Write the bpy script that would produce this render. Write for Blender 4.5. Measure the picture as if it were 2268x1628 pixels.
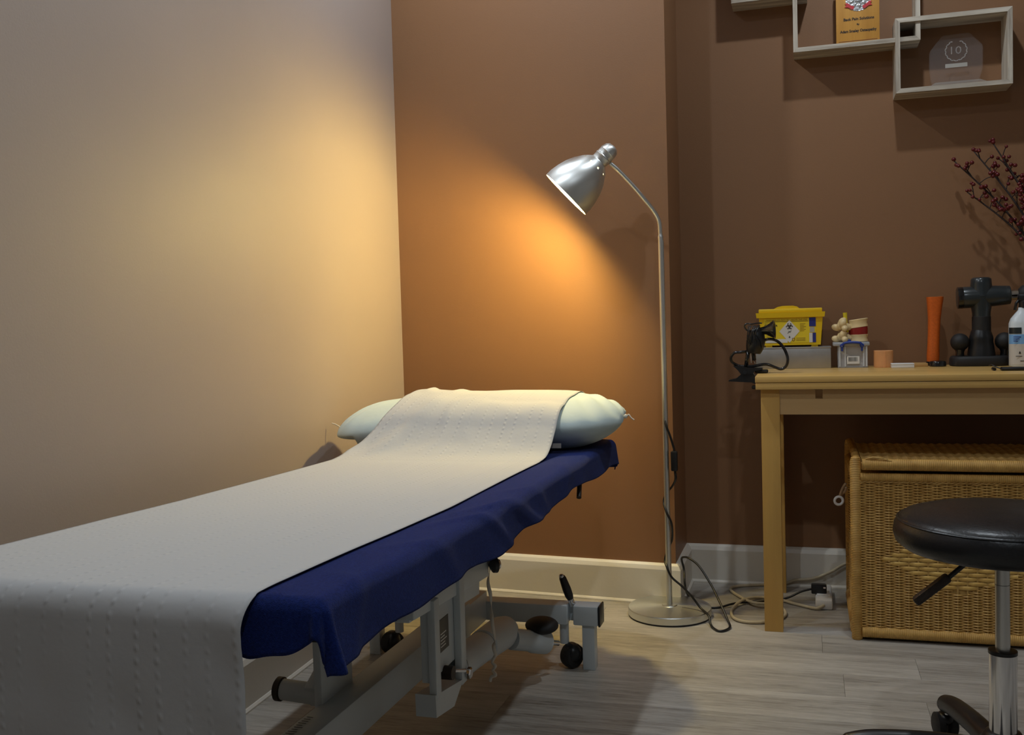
import bpy, bmesh, math, random
from mathutils import Vector, Matrix, noise
random.seed(7)
scene = bpy.context.scene
for o in list(bpy.data.objects): bpy.data.objects.remove(o)
COL = scene.collection
PI = math.pi
V = Vector

# ------------------------------------------------------------------ camera
def set_camera():
    yaw, pitch, roll = math.radians(16.6), math.radians(-2.65), math.atan(.029)
    R = Matrix.Rotation(yaw, 3, 'Z') @ Matrix.Rotation(pitch, 3, 'X') @ Matrix.Rotation(roll, 3, 'Y')
    right, fwd, up = R @ V((1, 0, 0)), R @ V((0, 1, 0)), R @ V((0, 0, 1))
    cd = bpy.data.cameras.new('camera'); cam = bpy.data.objects.new('camera', cd); COL.objects.link(cam)
    m = Matrix((right, up, -fwd)).transposed().to_4x4(); m.translation = V((0, 0, .9))
    cam.matrix_world = m
    cd.sensor_width = 36; cd.lens = 36 * 2200 / 2268; cd.clip_start = .02
    scene.camera = cam
set_camera()

# ------------------------------------------------------------------ world, exposure, light settings
CEIL = 2.64
w = bpy.data.worlds.new('world'); scene.world = w; w.use_nodes = True
w.node_tree.nodes['Background'].inputs[0].default_value = (.5, .55, .6, 1)
w.node_tree.nodes['Background'].inputs[1].default_value = 0
scene.view_settings.view_transform = 'Standard'; scene.view_settings.look = 'None'
scene.view_settings.gamma = 1; scene.view_settings.use_curve_mapping = False
scene.view_settings.exposure = 0.18
SPOT_W = 29.5; SPOT_COL = (.83, .92, 1.0)
SPOTS = [(.21, 2.60, 'shelves'), (-.99, 2.62, 'corner'), (-1.0, 1.5, 'couch'), (.25, .40, 'front')]
BULB_STRENGTH = 930.0; BULB_COL = (1.0, .75, .24)

# ------------------------------------------------------------------ materials
MATS = {}
def mat(name, col, rough=.5, metal=0., noise_scale=0, noise_amt=.0, bump=0., bump_scale=80., stretch=None, spec=.5,
        emit=None, emit_s=0, trans=0, ior=1.45, coat=0, sheen=0, aniso=0, alpha=1):
    if name in MATS: return MATS[name]
    m = bpy.data.materials.new(name); m.use_nodes = True; nt = m.node_tree; N = nt.nodes; L = nt.links
    b = N['Principled BSDF']
    b.inputs['Base Color'].default_value = (*col, 1); b.inputs['Roughness'].default_value = rough
    b.inputs['Metallic'].default_value = metal; b.inputs['Specular IOR Level'].default_value = spec
    b.inputs['IOR'].default_value = ior
    if trans: b.inputs['Transmission Weight'].default_value = trans
    if coat: b.inputs['Coat Weight'].default_value = coat; b.inputs['Coat Roughness'].default_value = .15
    if sheen: b.inputs['Sheen Weight'].default_value = sheen; b.inputs['Sheen Roughness'].default_value = .4
    if aniso: b.inputs['Anisotropic'].default_value = aniso
    if alpha < 1: b.inputs['Alpha'].default_value = alpha
    if emit: b.inputs['Emission Color'].default_value = (*emit, 1); b.inputs['Emission Strength'].default_value = emit_s
    if noise_amt or bump:
        tc = N.new('ShaderNodeTexCoord'); src = tc.outputs['Object']
        if stretch:
            mp = N.new('ShaderNodeMapping'); mp.inputs['Scale'].default_value = stretch
            L.new(src, mp.inputs[0]); src = mp.outputs[0]
        if noise_amt:
            n = N.new('ShaderNodeTexNoise'); n.inputs['Scale'].default_value = noise_scale; n.inputs['Detail'].default_value = 6
            L.new(src, n.inputs['Vector'])
            r = N.new('ShaderNodeMapRange'); r.inputs[1].default_value = .25; r.inputs[2].default_value = .75
            r.inputs[3].default_value = 1 - noise_amt; r.inputs[4].default_value = 1 + noise_amt
            L.new(n.outputs[0], r.inputs[0])
            mx = N.new('ShaderNodeVectorMath'); mx.operation = 'SCALE'; mx.inputs[0].default_value = col
            L.new(r.outputs[0], mx.inputs['Scale']); L.new(mx.outputs[0], b.inputs['Base Color'])
        if bump:
            n2 = N.new('ShaderNodeTexNoise'); n2.inputs['Scale'].default_value = bump_scale; n2.inputs['Detail'].default_value = 3
            L.new(src, n2.inputs['Vector'])
            bp = N.new('ShaderNodeBump'); bp.inputs['Strength'].default_value = bump; bp.inputs['Distance'].default_value = .002
            L.new(n2.outputs[0], bp.inputs['Height']); L.new(bp.outputs[0], b.inputs['Normal'])
    MATS[name] = m
    return m
def wood(name, c1, c2, axis, scale=6, rough=.45, ring=30., coat=0):
    """grain stretched along one axis (0 x,1 y,2 z)"""
    if name in MATS: return MATS[name]
    m = mat(name, c1, rough, coat=coat); nt = m.node_tree; N = nt.nodes; L = nt.links; b = N['Principled BSDF']
    tc = N.new('ShaderNodeTexCoord'); oi = N.new('ShaderNodeObjectInfo')
    mp = N.new('ShaderNodeMapping'); s = [ring, ring, ring]; s[axis] = ring * .06; mp.inputs['Scale'].default_value = s
    mul = N.new('ShaderNodeVectorMath'); mul.operation = 'SCALE'; mul.inputs[0].default_value = (31, 17, 23)
    L.new(oi.outputs['Random'], mul.inputs['Scale'])
    add = N.new('ShaderNodeVectorMath'); L.new(tc.outputs['Object'], add.inputs[0]); L.new(mul.outputs[0], add.inputs[1])
    L.new(add.outputs[0], mp.inputs[0])
    n = N.new('ShaderNodeTexNoise'); n.inputs['Scale'].default_value = 1; n.inputs['Detail'].default_value = 8; n.inputs['Roughness'].default_value = .65
    L.new(mp.outputs[0], n.inputs['Vector'])
    rp = N.new('ShaderNodeValToRGB'); rp.color_ramp.elements[0].position = .32; rp.color_ramp.elements[1].position = .68
    rp.color_ramp.elements[0].color = (*c2, 1); rp.color_ramp.elements[1].color = (*c1, 1)
    L.new(n.outputs[0], rp.inputs[0]); L.new(rp.outputs[0], b.inputs['Base Color'])
    bp = N.new('ShaderNodeBump'); bp.inputs['Strength'].default_value = .15; bp.inputs['Distance'].default_value = .001
    L.new(n.outputs[0], bp.inputs['Height']); L.new(bp.outputs[0], b.inputs['Normal'])
    return m

M_left = mat('paint_taupe', (.43, .355, .315), .55, noise_scale=2, noise_amt=.03, bump=.08, bump_scale=220)
M_brown = mat('paint_brown', (.245, .121, .055), .5, noise_scale=2, noise_amt=.03, bump=.08, bump_scale=220)
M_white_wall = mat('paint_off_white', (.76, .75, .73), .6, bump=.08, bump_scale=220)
M_ceil = mat('paint_ceiling', (.78, .77, .74), .8)
M_skirt = mat('paint_skirting', (.72, .68, .60), .4, noise_scale=4, noise_amt=.03, bump=.2, bump_scale=60)
M_lacq = mat('table_edge', (.55, .34, .12), .4)
M_chrome = mat('chrome', (.75, .75, .76), .12, 1)
M_alu = mat('brushed_aluminium', (.60, .60, .58), .32, 1, noise_scale=60, noise_amt=.05, stretch=(1, 1, .05))
M_lampmetal = mat('lamp_brushed_steel', (.72, .74, .73), .40, 1, aniso=.5)
M_tin = mat('galvanised_tin', (.42, .41, .40), .45, .85, noise_scale=18, noise_amt=.12)
M_whitepaint = mat('white_powder_coat', (.62, .67, .69), .42, noise_scale=9, noise_amt=.05)
M_black = mat('black_plastic', (.012, .012, .013), .35)
M_blackgloss = mat('black_gloss', (.010, .010, .011), .16, coat=.6)
M_rubber = mat('black_rubber', (.014, .013, .013), .6)
M_vinyl = mat('black_vinyl', (.011, .011, .012), .33, noise_scale=30, noise_amt=.2, bump=.2, bump_scale=160)
M_brownrub = mat('dark_brown_rubber', (.03, .02, .015), .5)
M_yellow = mat('yellow_plastic', (.80, .52, .012), .38)
M_white = mat('white_plastic', (.75, .74, .72), .4)
M_cream = mat('cream_cable', (.52, .44, .30), .45)
M_paperlabel = mat('label_white', (.72, .70, .66), .5)
M_ylabel = mat('label_yellow', (.82, .62, .03), .45)
M_blue_lbl = mat('label_blue', (.025, .035, .22), .4)
M_ink = mat('ink', (.02, .017, .015), .6)
M_inkred = mat('ink_dark_red', (.16, .05, .02), .6)
M_orange = mat('orange_rubber', (.62, .12, .012), .5, noise_scale=200, noise_amt=.12)
M_tape = mat('tape_peach', (.70, .33, .13), .6, noise_scale=60, noise_amt=.06)
M_bone = mat('bone_resin', (.74, .57, .30), .42, noise_scale=40, noise_amt=.1)
M_disc = mat('disc_red', (.26, .015, .012), .35)
M_nerve = mat('nerve_yellow', (.72, .58, .03), .4)
M_clear = mat('clear_polypropylene', (.75, .77, .80), .2, alpha=.28)
M_bluehandle = mat('blue_handle', (.02, .05, .30), .35)
M_glass = mat('award_glass', (.62, .62, .64), .06, alpha=.06, spec=.8)
M_glassb = mat('award_glass_base', (.66, .70, .68), .08, alpha=.16, spec=.8)
M_etch = mat('etched_frost', (.62, .60, .58), .7, alpha=.28)
M_spray = mat('spray_bottle_plastic', (.70, .76, .80), .3)
M_skyblue = mat('label_sky_blue', (.20, .42, .75), .4)
M_gun = mat('massage_gun_grey', (.020, .026, .029), .3, coat=.3)
M_berry = mat('berry_red', (.11, .010, .012), .28)
M_twig = mat('dry_twig', (.035, .022, .020), .8)
M_ceramic = mat('vase_ceramic', (.30, .25, .20), .3)
M_silver = mat('silver_foil', (.75, .77, .80), .25, .9, bump=.8, bump_scale=160)
M_ribbon = mat('ribbon_red', (.55, .04, .05), .5)
M_tie = mat('white_cotton', (.72, .66, .56), .8)
M_rope = mat('sisal_rope', (.34, .22, .12), .9)
M_bulb = mat('bulb_glow', (1, .9, .7), .4, emit=BULB_COL, emit_s=BULB_STRENGTH)
M_lens = mat('downlight_lens', (1, .95, .9), .4, emit=(1, .93, .82), emit_s=6)
M_shadein = mat('shade_white_enamel', (.80, .78, .72), .35)
M_pillow = mat('pillowcase_pale_mint', (.52, .61, .60), .8, noise_scale=5, noise_amt=.03, bump=.35, bump_scale=40)
M_table = wood('birch_table', (.72, .46, .15), (.60, .36, .105), 0, ring=14, rough=.38, coat=.15)
M_tablez = wood('birch_table_leg', (.66, .39, .105), (.55, .31, .08), 2, ring=14, rough=.4)
M_apron = wood('birch_apron', (.62, .40, .18), (.52, .32, .135), 0, ring=10, rough=.45)
M_plaque = wood('bamboo_plaque', (.62, .32, .07), (.50, .24, .05), 2, ring=30, rough=.35)
def limewash(name, axis): return wood(name, (.70, .64, .54), (.28, .23, .18), axis, ring=55, rough=.7)
M_limex, M_limez = limewash('limed_wood_x', 0), limewash('limed_wood_z', 2)

def floor_material():
    m = mat('grey_oak_vinyl', (.3, .3, .3), .42); nt = m.node_tree; N = nt.nodes; L = nt.links; b = N['Principled BSDF']
    g = N.new('ShaderNodeNewGeometry'); oi = N.new('ShaderNodeObjectInfo')
    mul = N.new('ShaderNodeVectorMath'); mul.operation = 'SCALE'; mul.inputs[0].default_value = (7, 13, 3)
    L.new(oi.outputs['Random'], mul.inputs['Scale'])
    add = N.new('ShaderNodeVectorMath'); L.new(g.outputs['Position'], add.inputs[0]); L.new(mul.outputs[0], add.inputs[1])
    def nz(sx, sy, det, ro):
        mp = N.new('ShaderNodeMapping'); mp.inputs['Scale'].default_value = (sx, sy, 1); L.new(add.outputs[0], mp.inputs[0])
        n = N.new('ShaderNodeTexNoise'); n.inputs['Scale'].default_value = 1; n.inputs['Detail'].default_value = det; n.inputs['Roughness'].default_value = ro
        n.inputs['Distortion'].default_value = .6
        L.new(mp.outputs[0], n.inputs['Vector']); return n
    n1 = nz(4, 55, 8, .7); n2 = nz(22, 300, 4, .6); n3 = nz(1.5, 7, 4, .5)
    def mix(a, bb, f):
        x = N.new('ShaderNodeMix'); x.data_type = 'FLOAT'; x.inputs[0].default_value = f; L.new(a, x.inputs[2]); L.new(bb, x.inputs[3]); return x.outputs[0]
    h = mix(mix(n1.outputs[0], n2.outputs[0], .42), n3.outputs[0], .33)
    rp = N.new('ShaderNodeValToRGB'); e = rp.color_ramp.elements
    e[0].position = .36; e[0].color = (.17, .148, .122, 1); e[1].position = .62; e[1].color = (.52, .485, .43, 1)
    x = e.new(.48); x.color = (.36, .33, .288, 1)
    L.new(h, rp.inputs[0])
    mr = N.new('ShaderNodeMapRange'); mr.inputs[3].default_value = .88; mr.inputs[4].default_value = 1.1; L.new(oi.outputs['Random'], mr.inputs[0])
    sc = N.new('ShaderNodeVectorMath'); sc.operation = 'SCALE'; L.new(rp.outputs[0], sc.inputs[0]); L.new(mr.outputs[0], sc.inputs['Scale'])
    L.new(sc.outputs[0], b.inputs['Base Color'])
    bp = N.new('ShaderNodeBump'); bp.inputs['Strength'].default_value = .25; bp.inputs['Distance'].default_value = .001
    L.new(h, bp.inputs['Height']); L.new(bp.outputs[0], b.inputs['Normal'])
    return m
M_floor = floor_material()

def wicker_material(name, c1, c2, axis=None, freq=260):
    m = mat(name, c1, .5); nt = m.node_tree; N = nt.nodes; L = nt.links; b = N['Principled BSDF']
    tc = N.new('ShaderNodeTexCoord')
    n = N.new('ShaderNodeTexNoise'); n.inputs['Scale'].default_value = 35; n.inputs['Detail'].default_value = 5; L.new(tc.outputs['Object'], n.inputs['Vector'])
    rp = N.new('ShaderNodeValToRGB'); rp.color_ramp.elements[0].position = .3; rp.color_ramp.elements[1].position = .7
    rp.color_ramp.elements[0].color = (*c2, 1); rp.color_ramp.elements[1].color = (*c1, 1)
    L.new(n.outputs[0], rp.inputs[0]); L.new(rp.outputs[0], b.inputs['Base Color'])
    if axis is not None:
        wv = N.new('ShaderNodeTexWave'); wv.bands_direction = 'XYZ'[axis]; wv.inputs['Scale'].default_value = freq / 6.283 * 1.6; wv.inputs['Distortion'].default_value = .4
        L.new(tc.outputs['Object'], wv.inputs['Vector'])
        bp = N.new('ShaderNodeBump'); bp.inputs['Strength'].default_value = .7; bp.inputs['Distance'].default_value = .0015
        L.new(wv.outputs['Fac'], bp.inputs['Height']); L.new(bp.outputs[0], b.inputs['Normal'])
    return m
M_reed = wicker_material('wicker_reed', (.74, .47, .15), (.52, .29, .075))
M_reeddk = mat('wicker_stake', (.60, .36, .105), .6)
M_wide = wicker_material('wicker_wide', (.80, .52, .15), (.62, .36, .085))
M_wrapx, M_wrapy, M_wrapz = [wicker_material('wicker_wrap_' + 'xyz'[i], (.68, .40, .11), (.50, .27, .065), i) for i in range(3)]

def paper_material():
    m = mat('couch_roll_paper', (.50, .50, .50), .75); nt = m.node_tree; N = nt.nodes; L = nt.links; b = N['Principled BSDF']
    uv = N.new('ShaderNodeUVMap'); sp = N.new('ShaderNodeSeparateXYZ'); L.new(uv.outputs[0], sp.inputs[0])
    def M(op, a, bb=None, c=None):
        x = N.new('ShaderNodeMath'); x.operation = op
        for i, q in enumerate((a, bb, c)):
            if q is None: continue
            if isinstance(q, (int, float)): x.inputs[i].default_value = q
            else: L.new(q, x.inputs[i])
        return x.outputs[0]
    # embossed pleat rows: two rows for each .064 m of width, puckers every .016 m of length
    def row(off):
        d = M('ABSOLUTE', M('SUBTRACT', M('FLOORED_MODULO', M('ADD', sp.outputs[0], off), .064), .032))
        lat = M('SMOOTH_MIN', 1, M('MAXIMUM', 0, M('SUBTRACT', 1, M('MULTIPLY', d, 230))), .01)
        lon = M('POWER', M('ABSOLUTE', M('SINE', M('MULTIPLY', sp.outputs[1], 200 + off * 300))), 3)
        return M('MULTIPLY', lat, lon)
    h = M('ADD', row(.0), row(.027))
    nm = N.new('ShaderNodeTexNoise'); nm.inputs['Scale'].default_value = 9; L.new(uv.outputs[0], nm.inputs['Vector'])
    h = M('MULTIPLY', h, M('MAXIMUM', 0, M('SUBTRACT', M('MULTIPLY', nm.outputs[0], 3), .9)))
    fine = N.new('ShaderNodeTexNoise'); fine.inputs['Scale'].default_value = 120; fine.inputs['Detail'].default_value = 4; L.new(uv.outputs[0], fine.inputs['Vector'])
    tot = M('ADD', h, M('MULTIPLY', fine.outputs[0], .22))
    bp = N.new('ShaderNodeBump'); bp.inputs['Strength'].default_value = .6; bp.inputs['Distance'].default_value = .0016
    L.new(tot, bp.inputs['Height']); L.new(bp.outputs[0], b.inputs['Normal'])
    b.inputs['Subsurface Weight'].default_value = 0
    return m
M_paper = paper_material()
M_towel = mat('navy_terry', (.010, .023, .135), .95, noise_scale=320, noise_amt=.35, bump=.9, bump_scale=1000, sheen=.08, spec=.1)

# ------------------------------------------------------------------ mesh helpers
def frame(d):
    d = d.normalized(); a = V((0, 0, 1)) if abs(d.z) < .9 else V((1, 0, 0))
    x = d.cross(a).normalized(); y = d.cross(x).normalized(); return x, y
def catmull(pts, n=6, closed=False):
    P = [V(p) for p in pts]; out = []; k = len(P)
    for i in range(k if closed else k - 1):
        if closed: a, b, c, d = P[(i - 1) % k], P[i], P[(i + 1) % k], P[(i + 2) % k]
        else: a, b, c, d = P[max(i - 1, 0)], P[i], P[i + 1], P[min(i + 2, k - 1)]
        for j in range(n):
            t = j / n
            out.append(.5 * ((2 * b) + (c - a) * t + (2 * a - 5 * b + 4 * c - d) * t * t + (3 * b - a - 3 * c + d) * t ** 3))
    if not closed: out.append(P[-1])
    return out
def world_loc(o):
    v = V((0, 0, 0))
    while o: v = v + o.location; o = o.parent
    return v
class MB:
    def __init__(s): s.v = []; s.f = []; s.uv = None
    def add(s, vs, fs):
        n = len(s.v); s.v += [V(q) for q in vs]; s.f += [tuple(i + n for i in f) for f in fs]; return s
    def box(s, a, b, bev=0, mtx=None):
        bm = bmesh.new(); bmesh.ops.create_cube(bm, size=1)
        a, b = V(a), V(b)
        for q in bm.verts: q.co = V([(a[i] + b[i]) / 2 + q.co[i] * abs(b[i] - a[i]) for i in range(3)])
        if bev: bmesh.ops.bevel(bm, geom=bm.edges[:], offset=bev, segments=2, affect='EDGES', profile=.5)
        if mtx: bmesh.ops.transform(bm, matrix=mtx, verts=bm.verts)
        bm.verts.index_update(); s.add([q.co.copy() for q in bm.verts], [[q.index for q in f.verts] for f in bm.faces]); bm.free(); return s
    def tube(s, pts, r, sides=10, closed=False, caps=True):
        P = [V(p) for p in pts]; n = len(P); rr = r if callable(r) else (lambda t: r)
        vs = []; fs = []; x = None
        for i, p in enumerate(P):
            if closed: d = P[(i + 1) % n] - P[i - 1]
            else: d = P[min(i + 1, n - 1)] - P[max(i - 1, 0)]
            if d.length < 1e-9: d = V((0, 0, 1))
            d.normalize()
            if x is None: x, _ = frame(d)
            x = (x - d * x.dot(d)); x = x.normalized() if x.length > 1e-6 else frame(d)[0]
            y = d.cross(x); q = rr(i / max(n - 1, 1))
            for k in range(sides):
                a = 2 * PI * k / sides; vs.append(p + (x * math.cos(a) + y * math.sin(a)) * q)
        for i in range(n if closed else n - 1):
            j = (i + 1) % n
            for k in range(sides):
                k2 = (k + 1) % sides; fs.append((i * sides + k, i * sides + k2, j * sides + k2, j * sides + k))
        if caps and not closed:
            fs.append(tuple(range(sides))[::-1]); fs.append(tuple((n - 1) * sides + k for k in range(sides)))
        return s.add(vs, fs)
    def cyl(s, a, b, r, sides=20, bev=0):
        a, b = V(a), V(b); L = (b - a).length
        if bev: return s.lathe([(0, r - bev), (bev, r), (L - bev, r), (L, r - bev)], a, b - a, sides)
        return s.tube([a, b], r, sides)
    def lathe(s, prof, o, axis, sides=32, caps=True):
        """prof: list of (t along axis, radius)"""
        o, ax = V(o), V(axis).normalized(); x, y = frame(ax); vs = []; fs = []; n = len(prof)
        for t, r in prof:
            for k in range(sides):
                a = 2 * PI * k / sides; vs.append(o + ax * t + (x * math.cos(a) + y * math.sin(a)) * r)
        for i in range(n - 1):
            for k in range(sides):
                k2 = (k + 1) % sides; fs.append((i * sides + k, i * sides + k2, (i + 1) * sides + k2, (i + 1) * sides + k))
        if caps: fs.append(tuple(range(sides))[::-1]); fs.append(tuple((n - 1) * sides + k for k in range(sides)))
        return s.add(vs, fs)
    def prism(s, poly, d):
        """poly: list of 3d points, extruded by vector d"""
        n = len(poly); P = [V(p) for p in poly]; d = V(d)
        vs = P + [p + d for p in P]
        fs = [tuple(range(n))[::-1], tuple(range(n, 2 * n))] + [(i, (i + 1) % n, n + (i + 1) % n, n + i) for i in range(n)]
        return s.add(vs, fs)
    def ell(s, c, r, rot=(0, 0, 0), seg=14, ring=9):
        from mathutils import Euler
        E = Euler(rot).to_matrix(); c = V(c); vs = [c + E @ V((0, 0, r[2]))]; fs = []
        for i in range(1, ring):
            p = PI * i / ring
            for k in range(seg):
                a = 2 * PI * k / seg; vs.append(c + E @ V((r[0] * math.sin(p) * math.cos(a), r[1] * math.sin(p) * math.sin(a), r[2] * math.cos(p))))
        vs.append(c + E @ V((0, 0, -r[2]))); last = len(vs) - 1
        for k in range(seg): fs.append((0, 1 + k, 1 + (k + 1) % seg))
        for i in range(ring - 2):
            for k in range(seg):
                a, b = 1 + i * seg + k, 1 + i * seg + (k + 1) % seg; fs.append((a, a + seg, b + seg, b))
        for k in range(seg): fs.append((last, 1 + (ring - 2) * seg + (k + 1) % seg, 1 + (ring - 2) * seg + k))
        return s.add(vs, fs)
    def grid(s, nu, nv, fn, uvfn=None):
        vs = [fn(i / nu, j / nv) for j in range(nv + 1) for i in range(nu + 1)]
        fs = [(j * (nu + 1) + i, j * (nu + 1) + i + 1, (j + 1) * (nu + 1) + i + 1, (j + 1) * (nu + 1) + i) for j in range(nv) for i in range(nu)]
        s.add(vs, fs)
        if uvfn: s.uv = [uvfn(i / nu, j / nv) for j in range(nv + 1) for i in range(nu + 1)]
        return s
    def build(s, name, m, parent=None, smooth=None, solid=0, label=None):
        off = world_loc(parent) if parent else V((0, 0, 0))
        me = bpy.data.meshes.new(name); me.from_pydata([tuple(q - off) for q in s.v], [], s.f); me.update()
        bm = bmesh.new(); bm.from_mesh(me); bmesh.ops.recalc_face_normals(bm, faces=bm.faces); bm.to_mesh(me); bm.free()
        if s.uv:
            l = me.uv_layers.new(name='UVMap')
            for p in me.polygons:
                for li in p.loop_indices: l.data[li].uv = s.uv[me.loops[li].vertex_index]
        me.materials.append(m)
        if smooth is not None:
            me.polygons.foreach_set('use_smooth', [True] * len(me.polygons))
            if smooth < 179: me.set_sharp_from_angle(angle=math.radians(smooth))
        o = bpy.data.objects.new(name, me); COL.objects.link(o)
        if parent: o.parent = parent
        if solid:
            md = o.modifiers.new('thickness', 'SOLIDIFY'); md.thickness = solid; md.offset = 0
        if label: o['label'] = label
        return o
def tag(o, label, cat, group=None):
    o['label'] = label; o['category'] = cat
    if group: o['group'] = group
    return o
def thing(name, loc, label, cat, group=None):
    o = bpy.data.objects.new(name, None); COL.objects.link(o); o.location = loc; o.empty_display_size = .05
    return tag(o, label, cat, group)
def struct(mb, name, m, smooth=None, parent=None):
    o = mb.build(name, m, parent, smooth); o['kind'] = 'structure'; return o
def text(name, body, m, parent, origin, xdir, ydir, height, width=None, bold=0, align='LEFT', depth=.0003):
    """flat lettering as a mesh in the plane of xdir / ydir"""
    cu = bpy.data.curves.new(name, 'FONT'); cu.body = body; cu.size = 1; cu.extrude = 0; cu.offset = bold; cu.resolution_u = 2
    t = bpy.data.objects.new(name, cu); COL.objects.link(t)
    dg = bpy.context.evaluated_depsgraph_get(); me0 = t.evaluated_get(dg).to_mesh()
    vs = [q.co.copy() for q in me0.vertices]; fs = [tuple(p.vertices) for p in me0.polygons]
    t.evaluated_get(dg).to_mesh_clear(); bpy.data.objects.remove(t); bpy.data.curves.remove(cu)
    x0, x1 = min(q.x for q in vs), max(q.x for q in vs)
    sy = height / .72; sx = width / (x1 - x0) if width else sy
    xd, yd = V(xdir).normalized(), V(ydir).normalized(); o = V(origin)
    sh = {'LEFT': x0, 'CENTER': (x0 + x1) / 2}[align]
    mb = MB(); mb.add([o + xd * ((q.x - sh) * sx) + yd * (q.y * sy) for q in vs], fs)
    return mb.build(name, m, parent)

# ================================================================== the room
RX1, RY0, WY = 2.5, -2.0, 3.385
def lw(y): return -1.297 - .0373 * (y - 2.1)           # left wall face
PX = -.405                                             # edge of the projecting wall
def pw(x): return 3.091 - .0885 * (x + .405)           # face of the projecting wall
CORN = (-1.338, pw(-1.338))
struct(MB().box((-1.6, RY0 - .15, -.04), (RX1 + .15, 3.6, -.010)), 'floor', M_floor)
floor_o = bpy.data.objects['floor']
# vinyl planks running along x
PWD = .152; rng = random.Random(3); row = 0; y = RY0
mesh_cache = {}
while y < WY:
    x = -1.40 - rng.random() * 1.1
    while x < RX1:
        a, b = max(x, -1.40), min(x + 1.22, RX1)
        if b - a > .05:
            key = round(b - a, 4)
            if key not in mesh_cache:
                o = MB().box((0, 0, -.0095), (b - a - .0005, PWD - .0005, 0), .0004).build('plank', M_floor, floor_o)
                mesh_cache[key] = o.data
            else:
                o = bpy.data.objects.new('plank', mesh_cache[key]); COL.objects.link(o); o.parent = floor_o
            o.location = (a, y, 0)
        x += 1.22
    y += PWD; row += 1
wl = [(lw(RY0), RY0), (lw(CORN[1]), CORN[1] + .0), (-1.5, CORN[1]), (-1.5, RY0)]
struct(MB().prism([(x, y, 0) for x, y in wl], (0, 0, CEIL)), 'wall_left', M_left)
struct(MB().prism([(-1.5, CORN[1], 0), (CORN[0], CORN[1], 0), (PX, pw(PX), 0), (PX, WY + .1, 0), (-1.5, WY + .1, 0)], (0, 0, CEIL)), 'wall_back', M_brown)
struct(MB().box((PX, WY, 0), (RX1 + .1, WY + .1, CEIL)), 'wall_recess', M_brown)
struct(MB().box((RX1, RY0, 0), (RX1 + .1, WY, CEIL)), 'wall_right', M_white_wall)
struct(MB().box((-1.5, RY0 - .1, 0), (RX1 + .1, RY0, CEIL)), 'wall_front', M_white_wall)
struct(MB().box((-1.6, RY0 - .15, CEIL), (RX1 + .15, WY + .15, CEIL + .05)), 'ceiling', M_ceil)
def skirting(name, p0, p1, out, h=.128, ext0=0, ext1=0):
    """board with chamfered top and small bead along the floor; mitred ends by ext"""
    p0, p1, out = V((*p0, 0)), V((*p1, 0)), V((*out, 0)).normalized(); d = (p1 - p0).normalized()
    prof = [(0, 0), (.024, 0), (.024, .004), (.020, .009), (.018, .010), (.018, h - .018), (.012, h - .006), (.006, h), (0, h)]
    mb = MB(); n = len(prof)
    A = [p0 + out * a - d * (ext0 * a) + V((0, 0, z)) for a, z in prof]; B = [p1 + out * a + d * (ext1 * a) + V((0, 0, z)) for a, z in prof]
    mb.add(A + B, [tuple(range(n)), tuple(range(n, 2 * n))[::-1]] + [(i, (i + 1) % n, n + (i + 1) % n, n + i) for i in range(n)])
    return struct(mb, name, M_skirt)
skirting('baseboard_left', (lw(RY0), RY0), (lw(CORN[1]), CORN[1]), (1, .037), ext1=-1)
skirting('baseboard_back', CORN, (PX, pw(PX)), (-.088, -1), ext0=-1, ext1=1)
skirting('baseboard_return', (PX, pw(PX)), (PX, WY), (1, 0), ext0=1, ext1=-1)
skirting('baseboard_recess', (PX, WY), (RX1, WY), (0, -1), ext0=-1)

# ------------------------------------------------------------------ ceiling downlights
for x, y, where in SPOTS:
    t = thing('ceiling_downlight', (x, y, CEIL), 'small round recessed ceiling downlight with a white ring', 'ceiling light', 'recessed ceiling downlights')
    MB().lathe([(0, .045), (.004, .045), (.006, .040), (.004, .034), (0, .034)], (x, y, CEIL), (0, 0, -1), 28, caps=False).build('ring', M_white, t, 40)
    MB().lathe([(0, .034), (.001, .033)], (x, y, CEIL), (0, 0, -1), 24).build('lens', M_lens, t)
    ld = bpy.data.lights.new('downlight_' + where + '_offscreen', 'SPOT'); ld.energy = SPOT_W; ld.color = SPOT_COL
    ld.spot_size = math.radians(165); ld.spot_blend = .7; ld.shadow_soft_size = .03
    lo = bpy.data.objects.new('downlight_' + where + '_offscreen', ld); COL.objects.link(lo); lo.parent = t; lo.location = (0, 0, -.012)

# ================================================================== treatment couch
couch = thing('treatment_couch', (-.82, 1.8, 0), 'white steel framed treatment couch under a navy towel cover', 'treatment couch')
def top_z(y):                                           # upper face of the padding
    P = [(.8, .600), (1.0, .600), (1.58, .580), (2.2, .570), (2.75, .567)]
    for (a, za), (b, zb) in zip(P, P[1:]):
        if y <= b: return za + (zb - za) * max(0, (y - a) / (b - a))
    return P[-1][1]
BX0, BX1, BY0, BY1 = -1.125, -.512, .965, 2.68
mb = MB(); ys = [BY0 + (BY1 - BY0) * i / 12 for i in range(13)]
vs = []
for yy in ys:
    z = top_z(yy) - .003; vs += [(BX0, yy, z - .042), (BX1, yy, z - .042), (BX1, yy, z - .008), (BX1 - .012, yy, z), (BX0 + .012, yy, z), (BX0, yy, z - .008)]
fs = [tuple(range(6)), tuple(range(72, 78))[::-1]]
for i in range(12):
    for k in range(6): fs.append((i * 6 + k, i * 6 + (k + 1) % 6, (i + 1) * 6 + (k + 1) % 6, (i + 1) * 6 + k))
mb.add(vs, fs).build('padding', M_vinyl, couch, 30)
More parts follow.
